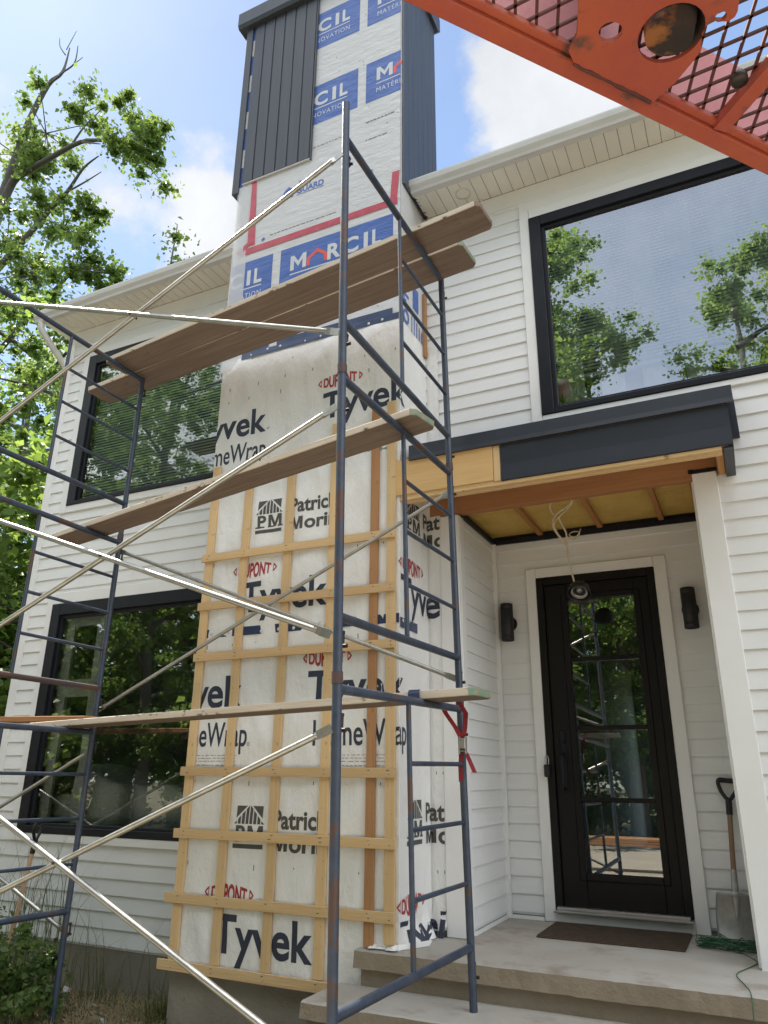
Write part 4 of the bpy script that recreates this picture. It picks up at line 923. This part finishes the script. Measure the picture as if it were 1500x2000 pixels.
# ------------------------------------------------------------------ sofa under sheets
T = thing('sofa', 'sofa draped in white sheets inside the lower left window', 'sofa', (-5.6, 1.1, .6)); L = T.location
def soft(x0, x1, y0, y1, z0, z1, name, seed, amp=.02, slope=0.):
    bm = bmesh.new(); bmesh.ops.create_cube(bm, size=1); bmesh.ops.subdivide_edges(bm, edges=bm.edges[:], cuts=7, use_grid_fill=True); rr = random.Random(seed)
    ph = [rr.uniform(0, 6) for _ in range(6)]
    for v in bm.verts:
        p = v.co*2; q = Vector((p.x, p.y, p.z)); s = max(abs(q.x), abs(q.y), abs(q.z)); e = q.normalized()*1.15; q = q.lerp(e, .28)
        q += Vector((math.sin(q.z*4+ph[0])*math.sin(q.y*5+ph[1]), math.sin(q.x*5+ph[2])*math.sin(q.z*6+ph[3]), math.sin(q.x*4+ph[4])))*amp*3
        v.co = (x0+(q.x+1)/2*(x1-x0), y0+(q.y+1)/2*(y1-y0), z0+(q.z+1)/2*(z1-z0)+slope*q.x*(q.z > 0))
    b = MB(); b.bm(bm, True); rel(b.build(name, M['sheet'], T), L)
soft(-6.35, -5.75, .22, 1.1, .6, 1.20, 'seat', 1); soft(-6.34, -5.74, .20, .95, 1.17, 1.42, 'arm', 2); soft(-5.74, -5.10, .20, .85, .6, 1.62, 'backrest', 3, .015, -.09); soft(-5.18, -4.45, .35, 1.1, .6, 1.52, 'cushion', 4, .02, -.05)

# ------------------------------------------------------------------ lift platform overhead
PL = Vector((-.095, -3.595, 3.2)); U = Vector((.63, .777, 0)).normalized(); V = Vector((.777, -.63, 0)).normalized()
T = thing('lift_platform', 'orange steel lift platform overhead with mesh floor and dark rusty tube', 'work platform', PL)
def loc2(x, y, z=3.2):
    d = Vector((x, y, z))-PL; return d.dot(U), d.dot(V)
mw = Matrix((U, V, Vector((0, 0, -1)))).transposed().to_4x4(); mw.translation = (0, 0, 0)   # local z points down
def LB_(b, name, m): return b.build(name, m, T, mw)
b = MB()
b.bbox(-1.6, 1.4, -.018, .028, -.07, .0, .004); b.bbox(-1.6, 1.4, .028, .048, -.030, -.012, .003)
LB_(b, 'edge_beam', M['orange'])
b = MB(); b.box(-1.6, 1.4, -.008, .002, -.36, -.071); LB_(b, 'toe_board', M['red_paint'])
def expanded(u0, u1, v0, v1):
    b = MB(); a, c = .058, .042; t = .0035; j = 0; v = v0
    while v < v1:
        u = u0+(a/2 if j % 2 else 0)
        while u < u1:
            for s in (-1, 1):
                p = Vector((u, v, -.03)); q = Vector((u+s*a/2, v+c, -.03)); d = (q-p).normalized(); n = Vector((-d.y, d.x, 0))*t
                b.add([p+n, p-n, q-n, q+n, p+n+Vector((0, 0, -.006)), p-n+Vector((0, 0, -.006)), q-n+Vector((0, 0, -.006)), q+n+Vector((0, 0, -.006))], [(0, 1, 2, 3), (4, 7, 6, 5), (0, 4, 5, 1), (2, 6, 7, 3), (1, 5, 6, 2), (3, 7, 4, 0)])
            u += a
        v += c; j += 1
    return b
LB_(expanded(-1.0, 1.1, .02, .85), 'mesh_floor', M['mesh_rust'])
def circ(cx, cy, r, n=24, sx=1., a0=0): return [(cx+r*sx*math.cos(2*PI*k/n+a0), cy+r*math.sin(2*PI*k/n+a0)) for k in range(n)]
hx, hy = loc2(-.075, -3.775); tx, ty = loc2(.055, -3.70)
hx, hy = -.125, .129; tx, ty = .0, .185
ctr = [(-.36, .26), (-.24, .16), (-.189, .092), (-.18, .051), (-.144, .029), (.095, .029), (.103, .097), (.098, .15), (.092, .186), (.062, .215), (.056, .234), (.065, .25), (.092, .261), (.096, .275), (.091, .287), (.06, .32), (.02, .52), (-.36, .52)]
vs, fs = outline([ctr, circ(hx, hy, .024, sx=1.15), circ(tx, ty, .072), circ(.068, .262, .012)], .006)
b = MB(); b.add([(v[0], v[1], v[2]+.006) for v in vs], fs); LB_(b, 'bracket_plate', M['orange'])
b = MB(); n = 24
prof = [(.066, .004), (.060, .004), (.056, -.01), (.055, -.30), (.0, -.30)]
b.lathe(prof, n, (tx+.006, ty+.008, 0)); b.lathe([(.066, .004), (.066, -.9)], n, (tx+.006, ty+.008, 0))
b.tube([(tx-.01, ty+.0, .03), (tx+.0, ty+.05, -.12), (tx+.02, ty+.16, -.42)], .052, 18); LB_(b, 'tube', M['dark_tube'])
b = MB(); b.lathe([(.026, .002), (.034, .010), (.034, -.012)], 20, (hx, hy, 0)); LB_(b, 'collar', M['orange'])
b = MB(); rr = random.Random(2); b.tube([(-.15+k*.012, .030+rr.uniform(-.001, .001), .012) for k in range(21)], .005, 6, True, [.004+rr.uniform(-.001, .002) for k in range(21)]); LB_(b, 'weld_seam', M['mesh_rust'])
cx0, cy0 = .325, .035; cx1, cy1 = .296, .22
b = MB(); d = Vector((cx1-cx0, cy1-cy0, 0)).normalized(); n = Vector((-d.y, d.x, 0))*.020; p = Vector((cx0, cy0, 0)); q = p+d*.7
b.add([p+n, p-n, q-n, q+n]+[k+Vector((0, 0, -.03)) for k in (p+n, p-n, q-n, q+n)], [(0, 1, 2, 3), (4, 7, 6, 5), (0, 4, 5, 1), (2, 6, 7, 3), (1, 5, 6, 2), (3, 7, 4, 0)]); LB_(b, 'cross_member', M['orange'])
b = MB(); b.lathe([(0, -.006), (.016, -.006), (.02, .004), (.02, .02), (0, .02)], 10, (.259, .154, -.03)); LB_(b, 'bolt', M['pin'])

# ------------------------------------------------------------------ vegetation
def leaves(centers, rads, per, size, seed, droop=.3, flat=.75):
    rs = np.random.RandomState(seed); n = len(centers)*per
    C = np.repeat(np.array(centers), per, 0); Rr = np.repeat(np.array(rads), per)
    d = rs.normal(size=(n, 3)); d /= np.linalg.norm(d, axis=1)[:, None]; r = np.clip(np.abs(rs.normal(size=n))*.58, 0, 1.35)
    P = C+d*(r*Rr)[:, None]*np.array([1, 1, flat]); P[:, 2] -= droop*.3*(rs.rand(n))*Rr
    nrm = rs.normal(size=(n, 3))*.75+d*.4+np.array([0, 0, .7]); nrm /= np.linalg.norm(nrm, axis=1)[:, None]
    t = rs.normal(size=(n, 3)); t -= nrm*(t*nrm).sum(1)[:, None]; t /= np.linalg.norm(t, axis=1)[:, None]; bt = np.cross(nrm, t)
    s = size*rs.uniform(.4, 1.35, n)[:, None]
    # five point leaf: stem, two shoulders, tip
    v0 = P-t*s*.5; v1 = P+bt*s*.42-t*s*.05+nrm*s*.12; v2 = P+t*s*.62-nrm*s*.08; v3 = P-bt*s*.42-t*s*.05+nrm*s*.12
    V_ = np.stack([v0, v1, v2, v3], 1).reshape(-1, 3); return V_
def quad_mesh(name, V_, m):
    n = len(V_)//4; me = bpy.data.meshes.new(name); me.vertices.add(n*4); me.vertices.foreach_set('co', V_.astype(np.float32).ravel())
    me.loops.add(n*4); me.loops.foreach_set('vertex_index', np.arange(n*4, dtype=np.int32)); me.polygons.add(n); me.polygons.foreach_set('loop_start', np.arange(0, n*4, 4, dtype=np.int32)); 
    me.materials.append(m); me.update(calc_edges=True); return me
def make_tree(h, cr, seed, per=90, ncl=95, size=.15, lm=None, base=.18):
    rs = random.Random(seed); b = MB(); cl = []; rd = []
    lean = Vector((rs.uniform(-.05, .05), rs.uniform(-.05, .05), 0))
    tp = [Vector((0, 0, -.1))]+[Vector((lean.x*z+rs.uniform(-.1, .1), lean.y*z+rs.uniform(-.1, .1), z)) for z in np.linspace(h*.15, h*.92, 7)]
    r0 = h*.013+.03; b.tube(tp, r0, 9, True, [r0*(1-.85*i/7) for i in range(8)])
    nb = 16
    for i in range(nb):
        f = base+(.95-base)*i/(nb-1); z = h*f; st = Vector((lean.x*z, lean.y*z, z)); a = i*2.4+rs.uniform(-.4, .4)
        env = math.sin(PI*min(1, (f-base*.6)/(1.06-base*.6)))**.7; ln = cr*env*rs.uniform(.7, 1.05)+.3
        end = st+Vector((math.cos(a)*ln, math.sin(a)*ln, ln*rs.uniform(.15, .55))); mid = st.lerp(end, .5)+Vector((0, 0, ln*.10))
        b.tube(smooth([st, mid, end], 3), .03, 5, False, [max(.008, r0*.42*(1-k/6.5)) for k in range(7)])
        for q in range(ncl//nb):
            t = rs.uniform(.3, 1.05); p = st.lerp(end, t)+Vector((rs.gauss(0, .22*ln), rs.gauss(0, .22*ln), rs.gauss(0, .16*ln))); cl.append(tuple(p)); rd.append(rs.uniform(.35, .8)*(.6+.06*cr))
    V_ = leaves(cl, rd, per, size, seed); return b, quad_mesh('crown', V_, lm or M['leaf2'])
protos = []
for i, (h, cr, sd) in enumerate(((15, 3.6, 1), (12, 3.0, 2), (17, 4.2, 3), (16, 2.1, 4))):
    b, cm_ = make_tree(h, cr, sd, 165, 208, .112)
    protos.append((b, cm_))
TRUNK = [None]*4
def place_tree(i, x, y, rz, s, label, group):
    T = thing('tree', label, 'tree', (x, y, -.05), group); T.rotation_euler = (0, 0, rz); T.scale = (s, s, s)
    if TRUNK[i] is None: TRUNK[i] = protos[i][0].build('trunk', M['bark'], T)
    else: link('trunk', TRUNK[i].data, T)
    link('crown', protos[i][1], T); return T
# woods left of and behind the house
G1 = 'leafy trees left of the house'
for k, (i, x, y, rz, s) in enumerate(((1, -10.2, 3.2, .3, .80), (0, -13.2, 1.8, 1.2, .82), (2, -15.8, 6.5, 2.2, .78), (1, -11.6, 7.4, 4.2, .95), (0, -17.5, 1.0, 3.0, .92), (2, -20.5, 10.0, 1.0, .85), (2, -24, 6, 3.3, .9), (0, -27, 13, .6, 1.0), (1, -13, 16, 1.9, .9), (0, -19, 18, 2.7, .8), (2, -30, 3, 4.4, .9), (1, -22, 2.2, .2, .9), (0, -32, 9, 1.4, .95), (2, -34, 16, 2.4, .9), (0, -26, 20, 3.1, .95), (2, -36, 5, .3, .85), (0, -23, 9, 5.1, .8), (1, -18.5, 7.2, 1.1, .9), (1, -26, 4.6, 2.6, .95), (1, -30, 12, .9, 1.1), (1, -15, 9, 3.6, .8), (1, -9.0, 8.3, 2.0, .66), (0, -4, 22, 1.0, .7), (1, 1, 24, 2.0, .7), (0, -8, 26, 3.0, .75), (0, -15.0, 12, 5.0, .9))):
    place_tree(i, x, y, rz, s, 'green tree in the dense woods left of and behind the house', G1)
G2 = 'trees across from the house'
for k, (i, x, y, rz, s) in enumerate(((3, -2.9, -14.4, .4, .99), (3, .45, -14.3, 2.0, .985), (3, -4.6, -14.0, 1.1, 1.16), (3, 3.1, -15.5, 4.0, .86), (0, -13.5, -9.5, .5, .80), (2, -17.5, -13, 1.5, 1.08), (2, -21.5, -17, 2.2, 1.2), (2, -26, -19, .2, 1.25), (1, -9.0, -13.5, 2.5, .95), (0, -12.5, -18, 3.3, 1.0), (2, -6.0, -19, 4.1, .80), (1, -2.5, -15.5, .8, .85), (0, 1.4, -19, 1.9, .82), (1, 4.6, -16, 2.8, .80), (2, 7.6, -21, 3.7, .85), (0, 11.5, -17, 4.6, .9), (1, -21, -8, 5.2, 1.25), (2, -24, -12.5, .4, 1.15), (1, -4.2, -24, 5.0, 1.1), (0, 17, -14, .9, 1.1))):
    place_tree(i, x, y, rz, s, 'green tree standing across from the house, mirrored in its windows', G2)
UB, UC = make_tree(4.2, 2.3, 12, 230, 96, .10, None, .03)
UT = None
def understory(x, y, rz, s, label, group):
    global UT
    T = thing('sapling', label, 'young tree', (x, y, -.05), group); T.rotation_euler = (0, 0, rz); T.scale = (s*1.15, s*1.15, s)
    if UT is None: UT = UB.build('trunk', M['bark'], T)
    else: link('trunk', UT.data, T)
    link('crown', UC, T)
for k, (x, y) in enumerate(((-9.2, 2.2), (-10.8, 5.2), (-12.5, 3.4), (-12, 9), (-15.2, 3.2), (-14, 7.5), (-18, 4.5), (-9.5, 6.5), (-17, 9), (-11.2, .9), (-8.9, 4.4), (-10.0, 1.6), (-13.5, 5.2), (-20, 3), (-16, 5), (-22, 5), (-25, 8), (-28, 6), (-21, 11), (-32, 10), (-14.5, 1.6), (-19, 6.5), (-5, 17), (-2.5, 19), (-1, 18), (.5, 20))):
    understory(x, y, k*1.7, .8+.5*((k*37) % 10)/10, 'low bushy sapling filling the woods left of and behind the house', 'saplings left of the house')
for k, (x, y) in enumerate(((-13, -11.5), (-16, -10.5), (-10.5, -15), (-14.5, -15.5), (-8.2, -16.8), (-5.5, -16.2), (-3.6, -17.8), (-1.0, -17.5), (.8, -16.5), (3, -18.5), (6, -18), (9, -18.5), (12.5, -15.5), (-12, -13), (-18, -11), (-19.5, -6.8), (-20.5, -12), (-17, -17), (-7, -21), (-11.5, -20))):
    understory(x, y, k*2.1, 1.0+.6*((k*53) % 10)/10, 'bushy sapling across from the house, mirrored in its windows', 'saplings across from the house')
# the tall maple whose bare and leafy boughs stand against the sky
T = thing('maple_tree', 'tall thin maple with dead top twigs and leaf clumps against the sky', 'tree', (-17.2, 5, 0)); L = Vector(T.location)
b = MB()
def limb(pts, r0, r1):
    p = smooth(pts, 4); b.tube([q-L for q in p], r0, 7, False, [r0+(r1-r0)*i/(len(p)-1) for i in range(len(p))])
limb([(-17.2, 5, 0), (-17.3, 5, 6), (-17.0, 5.1, 11), (-16.8, 5, 15.5), (-16.6, 5, 17.3), (-16.25, 5, 19.2), (-15.6, 4.9, 20.1), (-15.25, 5, 20.5), (-15.3, 5.1, 21.6)], .22, .015)
limb([(-15.25, 5, 20.5), (-14.95, 5.1, 20.8), (-14.8, 5, 21.3)], .03, .01); limb([(-15.6, 4.9, 20.1), (-14.9, 4.8, 20.1), (-14.2, 4.8, 20.3)], .03, .008); limb([(-15.28, 5, 21.2), (-15.6, 5, 21.7), (-15.7, 5, 22.1)], .02, .007); limb([(-15.28, 5, 21.4), (-15.0, 5, 22.0)], .015, .006)
limb([(-16.8, 5, 15.6), (-16.4, 5, 17.0), (-15.6, 4.9, 17.0), (-14.7, 4.8, 16.95), (-13.6, 4.8, 17.0), (-12.7, 4.9, 16.75), (-11.9, 5, 16.6)], .13, .02)
limb([(-14.0, 4.8, 16.97), (-13.6, 4.8, 17.5), (-13.2, 4.9, 18.0)], .035, .01); limb([(-13.6, 4.8, 17), (-12.6, 4.6, 16.3)], .03, .012)
limb([(-16.9, 5, 13.5), (-15.6, 5.2, 15.0), (-14.9, 5.2, 15.6), (-14.2, 5.1, 15.85), (-13.6, 5, 16.3), (-13.1, 5, 16.5)], .10, .015); limb([(-14.2, 5.1, 15.85), (-13.4, 5, 15.8), (-12.9, 5, 15.9)], .03, .01)
limb([(-17, 5, 10), (-15.5, 5.4, 12.2), (-14.2, 5.4, 13.2), (-13.2, 5.3, 13.6)], .09, .02)
limb([(-16.9, 5, 16), (-17.5, 4.6, 17.6), (-17.9, 4.5, 18.6)], .08, .02)
maple = (b, T)
cl = []; rd = []; rs = random.Random(9)
tw = []
def clump(c, r, k, e=(1, 1, .8)):
    for _ in range(k):
        cl.append((c[0]-L.x+rs.gauss(0, .5)*r*e[0], c[1]-L.y+rs.gauss(0, .5)*r, c[2]-L.z+rs.gauss(0, .45)*r*e[2])); rd.append(r*rs.uniform(.3, .7)); tw.append(c)
clump((-15.4, 5, 18.3), 1.15, 10, (1.3, 1, .8)); clump((-16.5, 5, 18.0), 1.0, 9, (1.1, 1, 1)); clump((-13.9, 4.9, 18.2), .75, 8, (1, 1, .7)); clump((-15.7, 5, 17.5), .8, 8)
clump((-11.95, 5, 17.1), .62, 9); clump((-12.0, 5, 16.2), .85, 13, (1.1, 1, .6)); clump((-11.4, 5, 16.45), .5, 5)
clump((-15.3, 5.2, 15.9), .8, 6); clump((-16.4, 5.2, 15.2), 1.2, 11); clump((-14.2, 5.2, 14.8), .8, 7); clump((-13.3, 5, 15.1), .55, 5); clump((-15.2, 5.4, 13.8), 1.3, 12); clump((-13.6, 5.3, 13.4), 1.0, 10); clump((-17.4, 5, 12.6), 1.6, 18); clump((-12.6, 5.2, 12.9), .6, 5)
b, T = maple
for p, c in zip(cl, tw):
    q = Vector(c)-L; b.tube([q, q.lerp(Vector(p), .55)+Vector((0, 0, .08)), p], .01, 4, False, [.018, .012, .005])
b.build('trunk', M['bark'], T)
link('crown', quad_mesh('crown', leaves(cl, rd, 130, .125, 5, .5), M['leaf']), T)
# slender sapling tops above the left eave
T = thing('sapling', 'slender sapling whose leafy tip pokes above the left eave', 'tree', (-9.6, 4.0, 0)); L = Vector(T.location)
b = MB(); b.tube([(0, 0, 0), (.1, 0, 5), (.1, .0, 9), (.35, .1, 11.2), (.4, .1, 12.2)], .05, 6, True, [.08, .06, .04, .02, .006]); b.build('trunk', M['bark'], T)
cl = [(.3+rs.gauss(0, .35), .1+rs.gauss(0, .3), z) for z in np.linspace(7.5, 10.9, 24)]+[(.4, .1, 11.9), (.9, .1, 10.7), (1.2, 0, 10.3), (.6, .1, 11.2)]; rd = [rs.uniform(.25, .45) for _ in cl]
link('crown', quad_mesh('crown', leaves(cl, rd, 120, .10, 8, .5), M['leaf']), T)
# shrub, weeds, grass, litter at the foot of the wall
T = thing('shrub', 'dark green low shrub at the foot of the left scaffold', 'shrub', (-5.25, -1.05, 0)); rs = random.Random(31)
cl = []; rd = []
for _ in range(120):
    a = rs.uniform(0, 2*PI); r_ = rs.uniform(0, 1)**.5; cl.append((r_*.85*math.cos(a), r_*.55*math.sin(a), .08+rs.uniform(0, .66)*(1-.55*r_*r_))); rd.append(rs.uniform(.08, .16))
b = MB()
for _ in range(40):
    e = cl[rs.randrange(len(cl))]; b.tube([(rs.uniform(-.2, .2), rs.uniform(-.15, .15), -.03), (e[0]*.6, e[1]*.6, e[2]*.6), e], .006, 4, False, [.009, .006, .003])
b.build('stems', M['bark'], T); link('foliage', quad_mesh('foliage', leaves(cl, rd, 95, .042, 12, .1, 1.), M['shrub']), T)
def blades(n, seed, region, hmin, hmax, w, m, name, bend=.35):
    rs = random.Random(seed); vs = []
    for _ in range(n):
        x, y = region(rs); h = rs.uniform(hmin, hmax); a = rs.uniform(0, 2*PI); d = Vector((math.cos(a), math.sin(a), 0)); s = Vector((-d.y, d.x, 0))*w
        p = Vector((x, y, -.01)); q = p+d*h*bend*.3+Vector((0, 0, h*.6)); e = p+d*h*bend*rs.uniform(.5, 1.4)+Vector((0, 0, h*rs.uniform(.75, 1)))
        vs += [p-s, p+s, q+s*.8, q-s*.8, q-s*.8, q+s*.8, e+s*.12, e-s*.12]
    return quad_mesh(name, np.array([tuple(v) for v in vs]), m)
o = link('grass', blades(5200, 1, lambda r: (r.uniform(-6.4, -2.6), r.uniform(-3.2, -.05)), .03, .14, .003, M['grass'], 'grass', .8)); o['kind'] = 'stuff'
o = link('dry_litter', blades(2600, 2, lambda r: (r.gauss(-4.2, .45), r.gauss(-.55, .3)), .03, .10, .003, M['gold'], 'dry_litter', 2.6)); o['kind'] = 'stuff'
o = link('tall_grass', blades(95, 3, lambda r: (r.uniform(-6.2, -5.0), r.uniform(-.45, -.12)), .7, 1.35, .0032, M['grass'], 'tall_grass', .28)); o['kind'] = 'stuff'
o = link('tall_grass', blades(46, 5, lambda r: (r.uniform(-5.0, -4.0), r.uniform(-.40, -.1)), .3, .75, .0028, M['grass'], 'tall_grass', .5)); o['kind'] = 'stuff'
o = link('grass_clump', blades(160, 6, lambda r: (r.gauss(-3.86, .06), r.gauss(-.42, .06)), .12, .30, .004, M['grass'], 'grass_clump', .6)); tag(o, 'green grass clump growing against the chimney foundation', 'grass clump')
rr = random.Random(17)
for k in range(14):
    b = MB(); w, d = rr.uniform(.02, .055), rr.uniform(.015, .035); b.add([(-w, -d, 0), (w, -d*.7, .004), (w*.8, d, .012), (-w*.9, d*.9, .002)], [(0, 1, 2, 3)])
    b.add([(-w, -d, .006), (w, -d*.7, .010), (w*.8, d, .018), (-w*.9, d*.9, .008)], [(0, 1, 2, 3)])
    o = b.build('scrap', M['scrap']); o.location = (rr.gauss(-4.25, .28), rr.gauss(-.62, .22), .02); o.rotation_euler = (rr.uniform(-.3, .3), rr.uniform(-.3, .3), rr.uniform(0, 6)); tag(o, 'white torn scrap lying on the soil by the foundation', 'scrap', 'white scraps on the soil')
# lumber stack across from the door, seen in its glass
for k in range(9):
    b = MB(); b.bbox(-1.3, 1.3, -.07, .07, 0, .04, .003); o = b.build('lumber_board', M['plank_new']); o.location = (-2.3+rr.uniform(-.1, .1), -8.6+(k % 3)*.16, .45+(k//3)*.043); o.rotation_euler = (0, 0, rr.uniform(-.02, .02))
    tag(o, 'loose lumber board stacked across from the door, mirrored in its glass', 'lumber board', 'lumber stacked across from the door')
